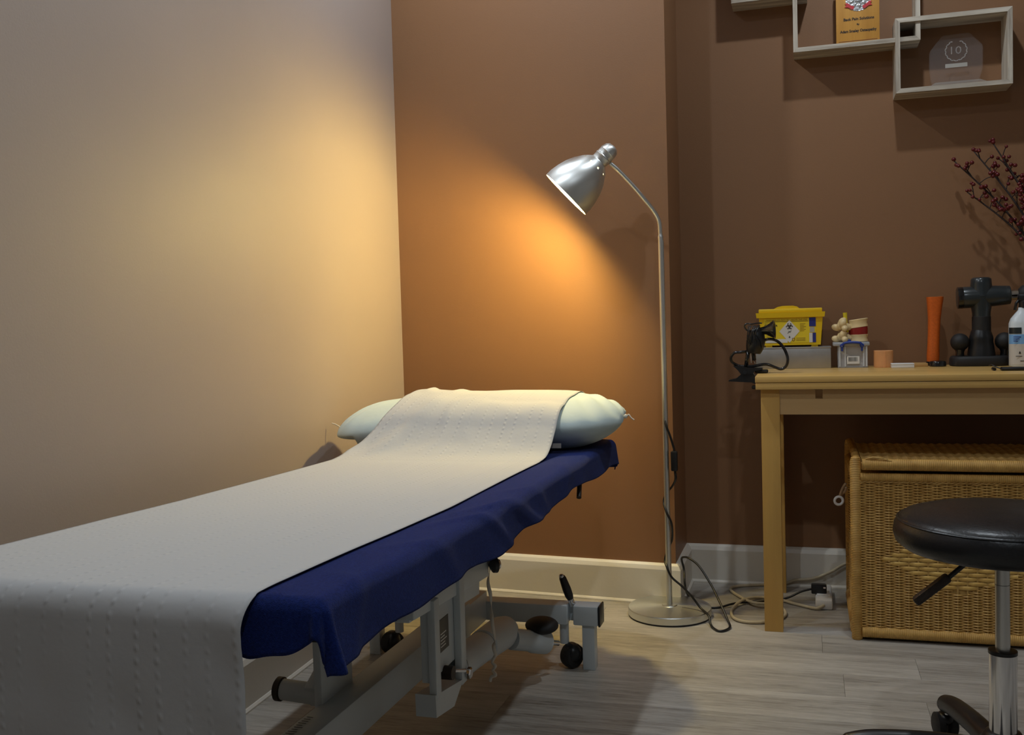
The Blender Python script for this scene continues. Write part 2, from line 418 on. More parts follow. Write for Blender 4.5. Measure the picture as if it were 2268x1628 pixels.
# upper carriage: tapered side rails hanging below the padding
def bar(name, a, b, w_, h_, m=M_whitepaint, parent=couch, bev=.003, up=(0, 0, 1)):
    a, b = V(a), V(b); d = (b - a); L = d.length; d.normalize(); u = V(up); s = d.cross(u).normalized(); u = s.cross(d)
    mt = Matrix((s, d, u)).transposed().to_4x4(); mt.translation = (a + b) / 2
    return MB().box((-w_ / 2, -L / 2, -h_ / 2), (w_ / 2, L / 2, h_ / 2), bev, mt).build(name, m, parent, 40)
for sx in (-.675, -.965):
    bar('carriage_rail', (sx, 1.575, .408), (sx, 2.0, .3775), .03, .042)
    bar('carriage_rail', (sx, 1.80, .372), (sx, 1.94, .362), .026, .055)
    bar('padding_rail', (sx, 1.05, .545), (sx, 2.50, .512), .03, .03)
    for yy in (1.62, 1.96): bar('support_post', (sx, yy, .40), (sx, yy, .54), .028, .028, up=(0, 1, 0))
bar('carriage_crossbar', (-.97, 1.60, .400), (-.67, 1.60, .400), .04, .04)
bar('carriage_crossbar', (-.97, 1.98, .385), (-.67, 1.98, .385), .03, .04)
MB().box((-.69, 1.569, .386), (-.80, 1.574, .424), .002).build('end_cover', M_black, couch)
# head-end tilt lever and foot-end adjustment knob
MB().tube([(-.53, 2.27, .545), (-.515, 2.255, .525), (-.51, 2.22, .490)], .006, 8).build('tilt_lever', M_brownrub, couch, 60)
k = MB().lathe([(0, .004), (.008, .017), (.016, .018), (.02, .012)], (-.655, 1.985, .384), (.75, .65, 0), 18).build('adjustment_knob', M_black, couch, 40)
MB().lathe([(0, .012), (.004, .010)], V((-.655, 1.985, .384)) + V((.75, .65, 0)).normalized() * .0195, (.75, .65, 0), 16).build('knob_cap', M_chrome, k, 40)
# lifting bracket
BRX = -.662
for (y0, y1, z0, z1) in ((1.655, 1.680, .215, .40), (1.792, 1.820, .195, .425)):
    MB().box((BRX - .006, y0, z0), (BRX + .009, y1, z1), .002).build('bracket_upright', M_whitepaint, couch, 40)
MB().box((BRX - .022, 1.660, .245), (BRX - .006, 1.815, .378), .002).build('bracket_plate', M_whitepaint, couch, 40)
lp = MB().box((BRX - .0065, 1.712, .283), (BRX - .0050, 1.762, .345), .0005).build('rating_label', M_black, couch, label='black rating label')
for q in range(5): MB().box((BRX - .0052, 1.718, .292 + q * .006), (BRX - .0047, 1.718 + random.uniform(.02, .038), .294 + q * .006)).build('print_line', M_white, lp)
MB().prism([(BRX - .032, 1.650, .228), (BRX - .032, 1.800, .205), (BRX - .032, 1.745, .172), (BRX - .032, 1.652, .186)], (.04, 0, 0)).build('bracket_shoe', M_whitepaint, couch)
MB().cyl((BRX - .03, 1.735, .240), (BRX + .012, 1.735, .240), .013, 16).build('pivot_bush', M_brownrub, couch, 40)
MB().cyl((BRX - .02, 1.745, .238), (BRX + .012, 1.800, .222), .004, 10).build('pivot_pin', M_chrome, couch, 40)
MB().lathe([(0, .012), (.006, .012), (.008, .009)], (BRX + .012, 1.815, .212), (1, 0, 0), 6).build('hex_bolt', M_chrome, couch, 20)
# lift arms and base
bar('base_beam', (-.85, 1.12, .167), (-.85, 2.46, .155), .06, .076)
wp = MB(); rp_ = random.Random(8)
for q in range(16): wp.box((-.872 + rp_.uniform(0, .006), 1.43 + q * .009, .2030), (-.853 - rp_.uniform(0, .006), 1.4325 + q * .009, .2034))
wp.build('worn_print', mat('worn_grey_ink', (.16, .17, .18), .7), couch)['kind'] = 'stuff'
for yy in (1.14, 2.475):
    ct = MB(); cuts = [(-1.1005 - .010, -1.1005 + .006), (-.5965 - .006, -.5965 + .010)]; xa = -1.175
    for c0, c1 in cuts + [(-.522, None)]:
        ct.box((xa, yy - .026, .117), (c0, yy + .026, .167), .003)
        if c1 is not None: ct.box((c0 - .004, yy + .012, .118), (c1 + .004, yy + .0255, .166)); xa = c1
    ct.build('cross_tube', M_whitepaint, couch, 40)
    for ex, s in ((-.5215, 1), (-1.1755, -1)):
        MB().box((ex, yy - .027, .115), (ex + s * .006, yy + .027, .169), .003).build('end_cap', M_black, couch, 40)
        lx = ex - s * .028
        MB().box((lx - .016, yy - .018, 0), (lx + .016, yy + .018, .118), .002).build('leg', M_whitepaint, couch, 40)
        cx = ex - s * .075
        MB().cyl((cx - s * .02, yy, .062), (cx - s * .02, yy, .125), .012, 14).build('castor_stem', M_whitepaint, couch, 40)
        c = MB().lathe([(-.017, .018), (-.015, .029), (-.006, .032), (.006, .032), (.015, .029), (.017, .018)], (cx, yy - .005, .032), (.85, -.5, 0), 26).build('castor', M_rubber, couch, 40)
        MB().ell((cx, yy - .005, .040), (.024, .030, .026), (0, 0, .5)).build('castor_hood', M_black, c, 60)
        cm = MB().tube([(cx + .004, yy, .16), (cx - .002, yy - .002, .182)], .008, 12).build('brake_stem', M_chrome, couch, 40)
        lv = MB().tube([(cx - .001, yy - .002, .178), (cx - .004, yy - .003, .187), (cx - .010, yy - .004, .205), (cx - .019, yy - .006, .232), (cx - .021, yy - .007, .238)], lambda t: .008 + .0035 * math.sin(PI * min(1, t * 1.15)), 14).build('brake_lever', M_black, couch, 60)
        MB().ell((cx - .0215, yy - .0085, .2385), (.0075, .0075, .0065)).build('lever_tip', M_chrome, lv, 60)
# upright plate and roller on the wall side of the beam
MB().box((-.888, 1.63, .13), (-.872, 1.76, .40), .002).build('lift_plate', M_whitepaint, couch, 40)
MB().cyl((-.975, 1.67, .207), (-.88, 1.67, .202), .020, 22).build('roller_shaft', M_whitepaint, couch, 40)
MB().lathe([(0, .019), (.003, .023), (.013, .023), (.016, .019)], (-.990, 1.67, .2077), (1, 0, -.05), 24).build('roller_cap', M_brownrub, couch, 40)
# scissor arm from beam to carriage
bar('lift_arm', (-.905, 1.66, .20), (-.905, 2.0, .37), .03, .05)
# actuator
A0, A1 = V((-.715, 1.90, .188)), V((-.722, 2.33, .140)); ad = (A1 - A0).normalized()
ac = MB().lathe([(.05, .0), (.05, .024), (0, .024), (.0, .030), (.004, .034), (.20, .034), (.204, .031), (.21, .031), (.214, .036), (.36, .040), (.40, .034), (.43, .022), (.43, .0)], A0, ad, 28, caps=False).build('actuator', M_whitepaint, couch, 35)
MB().lathe([(-.02, .011), (.065, .011)], A0 - ad * .012, ad, 16).build('piston_rod', M_chrome, ac, 40)
for tt, rr in ((.004, .0347), (.202, .0347)):
    MB().lathe([(tt, rr), (tt + .002, rr)], A0, ad, 28, caps=False).build('seam_ring', M_black, ac)
E0 = V((-.700, 2.28, .128)); ed = V((.35, .62, -.22)).normalized()
MB().lathe([(0, .0), (0, .026), (.06, .026), (.075, .030), (.12, .030), (.12, .022), (.085, .022), (.085, .0)], E0, ed, 22, caps=False).build('gear_housing', M_whitepaint, couch, 35)
MB().cyl(E0 + ed * .08, E0 + ed * .17, .007, 12).build('axle_bolt', M_chrome, couch, 40)
MB().ell((-.648, 2.37, .138), (.042, .042, .0185), (.08, .04, 0), 28, 14).build('foot_pad', M_rubber, couch, 180)
MB().cyl((-.66, 2.36, .095), (-.66, 2.36, .128), .008, 12).build('pad_stem', M_whitepaint, couch, 40)
bar('lift_column', (-.835, 2.30, .06), (-.835, 2.30, .20), .03, .045, up=(0, 1, 0))
# twisted white cotton tie hanging from the carriage
tp = catmull([(-.664, 2.013, .398), (-.662, 2.013, .372), (-.668, 2.013, .34), (-.663, 2.013, .31), (-.662, 2.013, .28), (-.661, 2.013, .25), (-.656, 2.013, .215), (-.660, 2.013, .20), (-.655, 2.013, .178)], 6)
mb = MB(); vs = []
for i, p in enumerate(tp):
    a = i * .22; d = V((math.cos(a), math.sin(a) * .8, 0)) * .0042; vs += [p - d, p + d]
mb.add(vs, [(2 * i, 2 * i + 1, 2 * i + 3, 2 * i + 2) for i in range(len(tp) - 1)]).build('tie_strip', M_tie, couch, 180, solid=.001)
kp = catmull([(-.656, 2.013, .18), (-.664, 2.013, .165), (-.656, 2.01, .158), (-.664, 2.016, .146), (-.656, 2.01, .138), (-.667, 2.013, .132), (-.670, 2.013, .122)], 5)
MB().tube(kp, .0035, 6).build('tie_knot', M_tie, couch, 180)

# ------------------------------------------------------------------ navy towel cover
def smooth01(t): t = max(0, min(1, t)); return t * t * (3 - 2 * t)
RR = .016
def folds(q, r):
    return sum(A * math.exp(-((q - q0 - k * r) / w0) ** 2) for q0, k, w0, A in ((1.30, .9, .030, .5), (1.52, 1.6, .028, .9), (1.66, 2.2, .040, 1.0), (1.83, 1.2, .030, .5), (2.12, -.8, .045, .9), (1.06, -.5, .02, .5)))
def cover_pt(p, q):
    a = p - (BX1 + .004 - RR) if p > BX1 + .004 - RR else (p - (BX0 - .004 + RR) if p < BX0 - .004 + RR else 0)
    b = q - (BY1 + .004 - RR) if q > BY1 + .004 - RR else (q - (BY0 - .004 + RR) if q < BY0 - .004 + RR else 0)
    cx = min(max(p, BX0 - .004 + RR), BX1 + .004 - RR); cy = min(max(q, BY0 - .004 + RR), BY1 + .004 - RR)
    rho = (a ** 6 + b ** 6) ** (1 / 6); z = top_z(min(max(cy, .8), 2.75)) + .001
    if rho < 1e-6:
        n = noise.noise(V((p * 6, q * 5, 1.3)))
        fold = 0
        if p > -.60: fold = .006 * smooth01((p + .60) / .08) * folds(q, p - BX1)
        return V((cx, cy, z + .0012 * n + fold))
    hyp = math.hypot(a, b); dx, dy = a / hyp, b / hyp
    if rho < RR * PI / 2: out, dn = RR * math.sin(rho / RR), RR * (1 - math.cos(rho / RR))
    else: out, dn = RR, RR + rho - RR * PI / 2
    corner = abs(dx * dy) * 2 * (1 if b < 0 else .1)
    hang = max(0, dn - .006)
    s = q if abs(dx) > abs(dy) else p
    wav = .005 * hang / .07 * math.sin(s * 21 + 2.4 * noise.noise(V((s * 4, 2.2, 0)))) + .006 * hang / .07 * noise.noise(V((s * 9, rho * 14, 5)))
    crease = folds(q, rho) if a > 0 else .4 * max(0, math.sin(s * 30)) ** 2
    out += max(-.004, wav) + .0065 * crease * min(1, .3 + rho / .03) + corner * hang * (.22 + .2 * math.sin(6 * math.atan2(abs(b), abs(a))))
    out += hang * .06
    return V((cx + dx * out, cy + dy * out, z - dn + .006 * crease * max(0, 1 - rho / .03)))
def hemR(q):
    P = [(.9, .078), (1.03, .077), (1.16, .064), (1.3, .066), (1.55, .068), (1.78, .060), (2.13, .047), (2.4, .056), (2.7, .064)]
    h = P[-1][1]
    for (a, za), (b, zb) in zip(P, P[1:]):
        if q <= b: h = za + (zb - za) * smooth01((q - a) / (b - a)); break
    return h + .003 * math.sin(q * 16 + 1)
def hemF(p): return .052 + .012 * math.sin(p * 42 + 1.0) + .004 * math.sin(p * 90)
NU, NV = 150, 300
def cover_fn(u, v):
    q0 = BY0 + (BY1 - BY0) * v
    pl, pr = BX0 - .055, BX1 + hemR(min(max(q0, BY0), BY1))
    # denser sampling close to the edges
    def dens(t): return t + .12 * math.sin(4 * PI * t) / (4 * PI) * 3 * -1 if False else t
    p = pl + (pr - pl) * (.5 + .5 * math.copysign(abs(2 * u - 1) ** .62, 2 * u - 1))
    f, h = BY0 - hemF(p), BY1 + .075
    w_ = .5 + .5 * math.copysign(abs(2 * v - 1) ** .75, 2 * v - 1)
    q = f + (h - f) * w_
    pr2 = BX1 + hemR(min(max(q, BY0), BY1)); p = pl + (p - pl) * (pr2 - pl) / (pr - pl)
    return cover_pt(p, q)
cov = MB().grid(NU, NV, cover_fn).build('couch_cover', M_towel, None, 180, solid=.003)
tag(cov, 'navy blue terry towel cover draped over the treatment couch, hem hanging loose', 'towel')

# ------------------------------------------------------------------ pillow
PC = V((-.862, 2.555, .640)); PHX, PHY = .406, .188
def pil_shape(u, v):
    au = abs(u)
    hy = PHY * (1 - .86 * au ** 7) * (1 - .04 * math.cos(v * PI))
    x = PC.x + PHX * u; yv = PC.y + hy * v + (.0 if u < 0 else -.02 * au ** 4)
    t = max(0, 1 - au ** 4.2) ** .62 * max(0, 1 - abs(v) ** 2.4) ** .55
    mid = PC.z + (-.030 * au ** 2 if u < 0 else .006 * au ** 2) + .012 * v
    return x, yv, mid, t
def pil_top(u, v):
    x, y, mid, t = pil_shape(u, v); n = noise.noise(V((x * 9, y * 9, 0)))
    wr = .006 * math.sin((abs(u) - .55) * 40 + v * 9) * smooth01((abs(u) - .62) / .2) * t
    return V((x, y, mid + .066 * t + .004 * n * t + wr))
def pil_bot(u, v):
    x, y, mid, t = pil_shape(u, v); z = mid - .085 * t
    zf = top_z(y) + .004
    return V((x, y, max(z, zf) if x > BX0 - .02 else max(z, mid - .035 * t)))
NP, NQ = 90, 40
vs = []; fs = []
for fn in (pil_top, pil_bot):
    for j in range(NQ + 1):
        for i in range(NP + 1): vs.append(fn(-1 + 2 * i / NP, -math.cos(PI * j / NQ)))
K = (NP + 1) * (NQ + 1)
for h in (0, K):
    for j in range(NQ):
        for i in range(NP): fs.append((h + j * (NP + 1) + i, h + j * (NP + 1) + i + 1, h + (j + 1) * (NP + 1) + i + 1, h + (j + 1) * (NP + 1) + i))
pil = MB().add(vs, fs).build('pillow', M_pillow, None, 180)
bm = bmesh.new(); bm.from_mesh(pil.data); bmesh.ops.remove_doubles(bm, verts=bm.verts, dist=.0008); bmesh.ops.recalc_face_normals(bm, faces=bm.faces); bm.to_mesh(pil.data); bm.free()
tag(pil, 'plump pale mint pillow with tied ends lying at the head of the couch', 'pillow')
tl, tr = pil_top(-1, 0), pil_top(1, 0)
MB().tube(catmull([tl + V((.012, 0, 0)), tl, tl + V((-.012, -.004, .008)), tl + V((-.022, -.006, .014)), tl + V((-.03, -.008, .016))], 5), .0016, 6).build('tie_string', M_tie, pil, 180)
MB().tube(catmull([tr + V((-.012, 0, 0)), tr, tr + V((.008, -.004, .002)), tr + V((.012, -.005, .006)), tr + V((.018, -.006, -.002)), tr + V((.026, -.006, -.008))], 5), .0018, 6).build('tie_string', M_tie, pil, 180)
MB().ell(tr + V((.004, -.004, .001)), (.005, .005, .006)).build('tie_knot', M_tie, pil, 180)
MB().box((-.615, 2.365, .585), (-.585, 2.366, .597)).build('care_tag', M_tie, pil)

# ------------------------------------------------------------------ couch paper
PX0, PX1 = -1.116, -.591
def pil_z(x, y):
    u = (x - PC.x) / PHX
    if abs(u) >= .98: return -1
    hy = PHY * (1 - .86 * abs(u) ** 7)
    v = (y - PC.y + (.02 * abs(u) ** 4 if u > 0 else 0)) / hy
    if abs(v) >= 1: return -1
    return pil_top(u, v).z
paper_path = []                                          # (y, z) centre line with arc length
yf = BY0 - .028; R2 = .034
zt = top_z(BY0) + .006
for i in range(28): paper_path.append((yf, .10 + (zt - R2 - .10) * i / 28))
for i in range(11):
    a = PI / 2 * i / 10; paper_path.append((yf + R2 * (1 - math.cos(a)), zt - R2 + R2 * math.sin(a)))
for i in range(1, 61):
    yy = yf + R2 + (2.18 - yf - R2) * i / 60; paper_path.append((yy, top_z(yy) + .006))
rise = catmull([(0, 2.18, top_z(2.18) + .006), (0, 2.24, .582), (0, 2.29, .600), (0, 2.335, .632), (0, 2.375, .668), (0, 2.43, .697), (0, 2.50, .711), (0, 2.57, .717), (0, 2.64, .712), (0, 2.69, .692), (0, 2.725, .664), (0, 2.745, .62)], 6)
paper_path += [(p.y, p.z) for p in rise[1:]]
arc = [0]
for (a, b), (c, d) in zip(paper_path, paper_path[1:]): arc.append(arc[-1] + math.hypot(c - a, d - b))
NVp = len(paper_path) - 1; NUp = 70
def paper_fn(u, v):
    y, z = paper_path[round(v * NVp)]; s = arc[round(v * NVp)]
    x = PX0 + (PX1 - PX0) * u
    n = noise.noise(V((x * 5, s * 5, 3)))
    if s < .52:
        k = smooth01((.52 - s) / .06)
        y -= k * (.004 + .006 * n + .004 * noise.noise(V((x * 13 + s * 6, s * 11, 9)))); x += .003 * k * math.sin(s * 9)
    elif y > 2.2:
        k = smooth01((y - 2.2) / .1)
        pu = (x - PC.x) / PHX
        z -= k * (.10 * max(0, abs(pu) - .55) ** 1.6 + .016 * u * smooth01((y - 2.38) / .1))
        cr = noise.noise(V((x * 8 + y * 4, y * 9 - x * 3, 2.5)))
        ridge = (1 - min(1, abs(noise.noise(V((x * 7 - y * 5, y * 6 + x * 4, 7.7)) * 1.0)) * 3)) ** 2
        z += k * (.004 * n + .007 * max(0, cr) + .006 * ridge * (1 - u))
        pz = pil_z(x, y)
        if pz > 0: z = max(z, pz + .003)
        # a pinched crease towards the wall side
        z += k * .012 * math.exp(-((x + 1.02 + (y - 2.3) * -.35) / .03) ** 2) * smooth01((2.52 - y) / .2)
        x += k * (.075 * (1 - u) ** 2 * smooth01((y - 2.2) / .25))
    else:
        z += .0006 * n
        x += .002 * math.sin(s * 7) * (1 if u > .5 else -1) * abs(2 * u - 1)
    return V((x, y, z))
pap = MB().grid(NUp, NVp, paper_fn, lambda u, v: ((PX1 - PX0) * u, arc[round(v * NVp)])).build('couch_paper', M_paper, None, 180, solid=.0008)
tag(pap, 'long white paper sheet laid over the couch and pillow, hanging down at the foot', 'paper sheet')

# ================================================================== floor lamp
LX, LY = -.411, 2.973
lamp = thing('floor_lamp', (LX, LY, 0), 'brushed steel floor lamp with a bell shade beside the couch', 'floor lamp')
b = MB().lathe([(0, .121), (.004, .123), (.006, .1245), (.024, .1245), (.0265, .123), (.031, .016), (.032, .0)], (LX, LY, 0), (0, 0, 1), 64, caps=False).build('base', M_lampmetal, lamp, 25)
MB().lathe([(0, .1225), (.005, .1235)], (LX, LY, 0), (0, 0, 1), 64).build('rubber_rim', M_rubber, b)
MB().lathe([(.0295, .024), (.033, .022), (.034, .012)], (LX, LY, 0), (0, 0, 1), 32).build('collar', M_lampmetal, b, 30)
MB().cyl((LX, LY, .03), (LX - .002, LY, 1.127), .0085, 20).build('pole', M_lampmetal, lamp, 40)
neck = catmull([(-.413, LY, 1.118), (-.4145, LY, 1.15), (-.4165, LY - .006, 1.184), (-.429, LY - .018, 1.213), (-.456, LY - .040, 1.251), (-.490, LY - .062, 1.295), (-.522, LY - .082, 1.332), (-.543, LY - .092, 1.352)], 8)
MB().tube(neck, lambda t: .0062 if t > .12 else .0078, 12).build('gooseneck', M_lampmetal, lamp, 60)
ax = V((-.726, -.13, -.688)).normalized()
RC = V((-.6707, LY - .117, 1.2669))                        # centre of the shade's rim
K_ = .972
def sc(P): return [(t * K_, r * K_) for t, r in P]
outer = [(0, .0845), (-.02, .0842), (-.045, .0798), (-.070, .0728), (-.095, .0618), (-.115, .0483), (-.1165, .04715), (-.121, .0436), (-.128, .0372), (-.135, .0295), (-.137, .027)]
inner = [(t, r - .0025) for t, r in outer]
def pierce(mb):                                          # leave out the small vent openings
    r = 1 + [t for t, _ in outer].index(-.1165)
    gone = {r * 56 + k for k in range(0, 56, 6)}
    mb.f = [f for f in mb.f if f[0] not in gone]; return mb
sh = pierce(MB().lathe(sc([(.001, .0835)] + outer), RC, ax, 56, caps=False)).build('shade', M_lampmetal, lamp, 40)
pierce(MB().lathe(sc([(.001, .0835)] + inner + [(-.136, .0)]), RC, ax, 56, caps=False)).build('shade_lining', M_shadein, sh, 40)
MB().lathe(sc([(-.134, .0275), (-.137, .0275), (-.139, .026), (-.152, .0262), (-.154, .0275), (-.157, .0275), (-.159, .026), (-.172, .0262), (-.174, .0272), (-.177, .0265), (-.190, .023), (-.198, .015), (-.2005, .004)]), RC, ax, 32).build('lamp_holder', M_lampmetal, sh, 35)
MB().ell(RC + ax * -.031, (.025, .025, .025), seg=16, ring=10).build('bulb', M_bulb, lamp, 180)
MB().cyl(RC + ax * -.135, RC + ax * -.045, .013, 12).build('bulb_cap', M_white, lamp, 40)
cord = [(-.415,2.985,.655),(-.419,2.985,.618),(-.409,2.961,.580),(-.397,2.960,.546),(-.390,2.965,.519),(-.386,2.965,.498),(-.385,2.965,.441),(-.383,2.965,.417),(-.397,2.985,.390),(-.412,2.987,.372),(-.423,2.98,.345),(-.412,2.960,.315),(-.398,2.960,.281),(-.401,2.985,.229),(-.413,2.987,.200),(-.423,2.98,.166),(-.414,2.960,.147),(-.400,2.955,.120),(-.370,2.950,.096),(-.342,2.945,.069),(-.315,2.935,.038),(-.288,2.900,.026),(-.279,2.874,.006),(-.257,2.835,.004),(-.238,2.840,.004),(-.225,2.872,.006),(-.234,2.900,.017),(-.249,2.930,.039),(-.270,2.970,.066),(-.289,3.000,.091),(-.328,3.040,.136),(-.360,3.060,.154),(-.380,3.080,.152),(-.386,3.085,.142),(-.380,3.09,.111),(-.374,3.06,.067),(-.370,3.13,.010),(-.349,3.105,.004),(-.312,3.062,.004),(-.272,3.065,.004),(-.224,3.099,.010),(-.149,3.153,.004),(-.078,3.18,.010),(-.029,3.190,.032),(.004,3.185,.043)]
cd_ = MB().tube(catmull(cord, 6), .0034, 8).build('power_cord', M_black, lamp, 180, label='black power cord')
MB().box((-.396, 2.954, .440), (-.376, 2.972, .500), .004).build('inline_switch', M_black, cd_, 40)
MB().box((.000, 3.172, .030), (.046, 3.205, .058), .004).build('plug', M_black, cd_, 40)
MB().box((.036, 3.1715, .049), (.043, 3.1725, .054)).build('plug_mark', M_white, cd_)

# ------------------------------------------------------------------ extension lead
ext = thing('extension_lead', (.035, 3.2, 0), 'white extension socket block with a coiled cream cable on the floor', 'extension lead')
sb = MB().box((.012, 3.11, 0), (.062, 3.30, .030), .006).build('socket_block', M_white, ext, 40)
MB().box((.016, 3.16, .0295), (.058, 3.25, .033), .002).build('socket_face', M_white, sb, 40)
ep = [(.037,3.112,.014),(.020,3.100,.008),(.004,3.105,.006),(-.050,3.142,.006),(-.105,3.185,.006),(-.160,3.190,.006),(-.205,3.122,.014),(-.232,3.044,.006),(-.221,2.961,.006),(-.186,2.928,.006),(-.135,2.935,.006),(-.092,2.969,.006),(-.074,3.036,.006),(-.102,3.093,.013),(-.169,3.098,.015),(-.216,3.187,.006),(-.252,3.266,.006),(-.235,3.312,.006),(-.153,3.345,.006),(-.090,3.352,.010),(-.049,3.356,.024),(.005,3.357,.031),(.062,3.359,.055),(.104,3.359,.082),(.16,3.359,.10)]
MB().tube(catmull(ep, 6), .0048, 8).build('cable', M_cream, ext, 180, label='cream cable')

# ================================================================== table
TZ = .726; TX0, TX1, TY0, TY1 = -.142, 1.02, 2.85, 3.365
tab = thing('table', (.44, 3.1, 0), 'pale birch folding-top table against the brown wall', 'table')
MB().box((TX0, TY0, TZ - .0170), (TX1, TY1, TZ), .0012).build('upper_leaf', M_table, tab, 40)
MB().box((TX0 + .001, TY0 + .001, TZ - .0365), (TX1, TY1, TZ - .0185), .0012).build('lower_leaf', M_table, tab, 40)
for lx in (TX0 + .014, TX1 - .066):
    for ly in (TY0 + .018, TY1 - .085):
        MB().box((lx, ly, 0), (lx + .051, ly + .051, TZ - .037), .001).build('leg', M_tablez, tab, 40)
AZ0, AZ1, AY = .618, TZ - .037, TY0 + .0215
nx0, nx1, nz = .019, .038, .662
ap = MB()
for a, c, z0, z1 in ((TX0 + .065, nx0, AZ0, AZ1), (nx1, TX1 - .066, AZ0, AZ1), (nx0, nx1, AZ0, nz)):
    ap.box((a, AY, z0), (c, AY + .02, z1))
ap.build('apron', M_apron, tab)
MB().box((nx0, AY + .014, nz), (nx1, AY + .02, AZ1)).build('notch_block', M_apron, tab)
MB().box((TX0 + .065, TY1 - .06, AZ0), (TX1 - .066, TY1 - .04, AZ1)).build('apron', M_apron, tab)
MB().box((TX0 + .03, TY0 + .069, AZ0), (TX0 + .05, TY1 - .085, AZ1)).build('apron', M_apron, tab)
MB().box((TX1 - .05, TY0 + .069, AZ0), (TX1 - .03, TY1 - .085, AZ1)).build('apron', M_apron, tab)

# ------------------------------------------------------------------ grey tin, sharps bin
tin = thing('metal_box', (-.045, 3.30, TZ), 'long plain grey metal box under the yellow sharps bin', 'metal box')
MB().box((-.158, 3.25, TZ), (.070, 3.355, TZ + .064), .0015).build('body', M_tin, tin, 40)
MB().box((-.159, 3.249, TZ + .063), (.071, 3.356, TZ + .0675), .001).build('rim', M_tin, tin, 40)
SZ = TZ + .0675
sh_ = thing('sharps_bin', (-.05, 3.30, SZ), 'yellow plastic sharps bin with warning label on the grey box', 'sharps bin')
def frustum(mb, x0, x1, y0, y1, z0, X0, X1, Y0, Y1, z1):
    return mb.add([(x0, y0, z0), (x1, y0, z0), (x1, y1, z0), (x0, y1, z0), (X0, Y0, z1), (X1, Y0, z1), (X1, Y1, z1), (X0, Y1, z1)],
                  [(3, 2, 1, 0), (4, 5, 6, 7), (0, 1, 5, 4), (1, 2, 6, 5), (2, 3, 7, 6), (3, 0, 4, 7)])
m_ = MB(); frustum(m_, -.136, .040, 3.272, 3.345, SZ + .006, -.149, .048, 3.264, 3.353, SZ + .104)
for fx_ in (-.118, .022): m_.box((fx_ - .010, 3.276, SZ), (fx_ + .010, 3.34, SZ + .008))
m_.build('body', M_yellow, sh_)
lid = MB(); frustum(lid, -.1545, .0525, 3.260, 3.357, SZ + .094, -.1565, .0545, 3.258, 3.359, SZ + .110)
lid.box((-.148, 3.264, SZ + .109), (.046, 3.353, SZ + .122), .003)
lid.prism([(-.105, 3.275, SZ + .120), (-.02, 3.275, SZ + .120), (-.03, 3.275, SZ + .128), (-.042, 3.275, SZ + .131), (-.075, 3.275, SZ + .131), (-.09, 3.275, SZ + .128)], (0, .05, 0))
lid.build('lid', M_yellow, sh_, 40)
def sharps_face(x, z, off=.0008):                        # point on the sloping front
    t = (z - SZ - .006) / .098; return V((x, 3.272 - .008 * t - off, z))
def quad(mb, x0, x1, z0, z1, off): return mb.add([sharps_face(x0, z0, off), sharps_face(x1, z0, off), sharps_face(x1, z1, off), sharps_face(x0, z1, off)], [(0, 1, 2, 3)])
lab = quad(MB(), -.132, .026, SZ + .014, SZ + .090, .0006).build('label', M_ylabel, sh_)
quad(MB(), .006, .026, SZ + .064, SZ + .092, .0012).build('blue_panel', M_blue_lbl, lab)
quad(MB(), .008, .022, SZ + .046, SZ + .062, .0012).build('grey_panel', mat('label_grey', (.42, .40, .36), .6), lab)
quad(MB(), .016, .026, SZ + .014, SZ + .044, .0012).build('blue_panel', M_blue_lbl, lab)
quad(MB(), .006, .0155, SZ + .014, SZ + .044, .0012).build('white_panel', M_paperlabel, lab)
quad(MB(), -.128, -.060, SZ + .014, SZ + .026, .0010).build('white_panel', M_paperlabel, lab)
dx, dz = -.054, SZ + .050
MB().add([sharps_face(dx - .031, dz, .0014), sharps_face(dx, dz - .036, .0014), sharps_face(dx + .031, dz, .0014), sharps_face(dx, dz + .036, .0014)], [(0, 1, 2, 3)]).build('hazard_diamond', M_paperlabel, lab)
dm = bpy.data.objects['hazard_diamond']
def stroke(mb, pts, wd, off):
    for (x0, z0), (x1, z1) in zip(pts, pts[1:]):
        d = V((x1 - x0, z1 - z0)); l = d.length or 1; n = V((-d.y, d.x)) / l * wd / 2
        mb.add([sharps_face(x0 - n.x, z0 - n.y, off), sharps_face(x1 - n.x, z1 - n.y, off), sharps_face(x1 + n.x, z1 + n.y, off), sharps_face(x0 + n.x, z0 + n.y, off)], [(0, 1, 2, 3)])
    return mb
bz = MB(); bc = (dx, dz + .016)
for k3 in range(3):
    a0 = PI / 2 + k3 * 2 * PI / 3; c = (bc[0] + math.cos(a0) * .0055, bc[1] + math.sin(a0) * .0055)
    stroke(bz, [(c[0] + .0050 * math.cos(a0 + q), c[1] + .0050 * math.sin(a0 + q)) for q in [.6 + i * (2 * PI - 1.2) / 10 for i in range(11)]], .0024, .0020)
stroke(bz, [(bc[0] + .0042 * math.cos(q * PI / 6), bc[1] + .0042 * math.sin(q * PI / 6)) for q in range(13)], .0012, .0020)
bz.build('biohazard_mark', M_ink, dm)
sk = stroke(MB(), [(dx - .006, dz - .006), (dx + .006, dz + .002)], .0015, .0020); stroke(sk, [(dx - .004, dz + .001), (dx + .004, dz - .004)], .001, .002)
stroke(sk, [(dx - .002, dz - .020), (dx, dz - .015), (dx + .002, dz - .020), (dx - .002, dz - .020)], .0012, .002); sk.build('needle_mark', M_ink, dm)
fn_ = (0, -.0815, -1)
text('warning_lettering', 'WARNING DO NOT FILL ABOVE THE LINE', M_inkred, lab, sharps_face(-.125, SZ + .0845, .0014), (1, 0, 0), (0, -.08, 1), .0045, width=.125)
stroke(MB(), [(-.128, SZ + .0815), (.003, SZ + .0815)], .0009, .0014).build('fill_line', M_ink, lab)
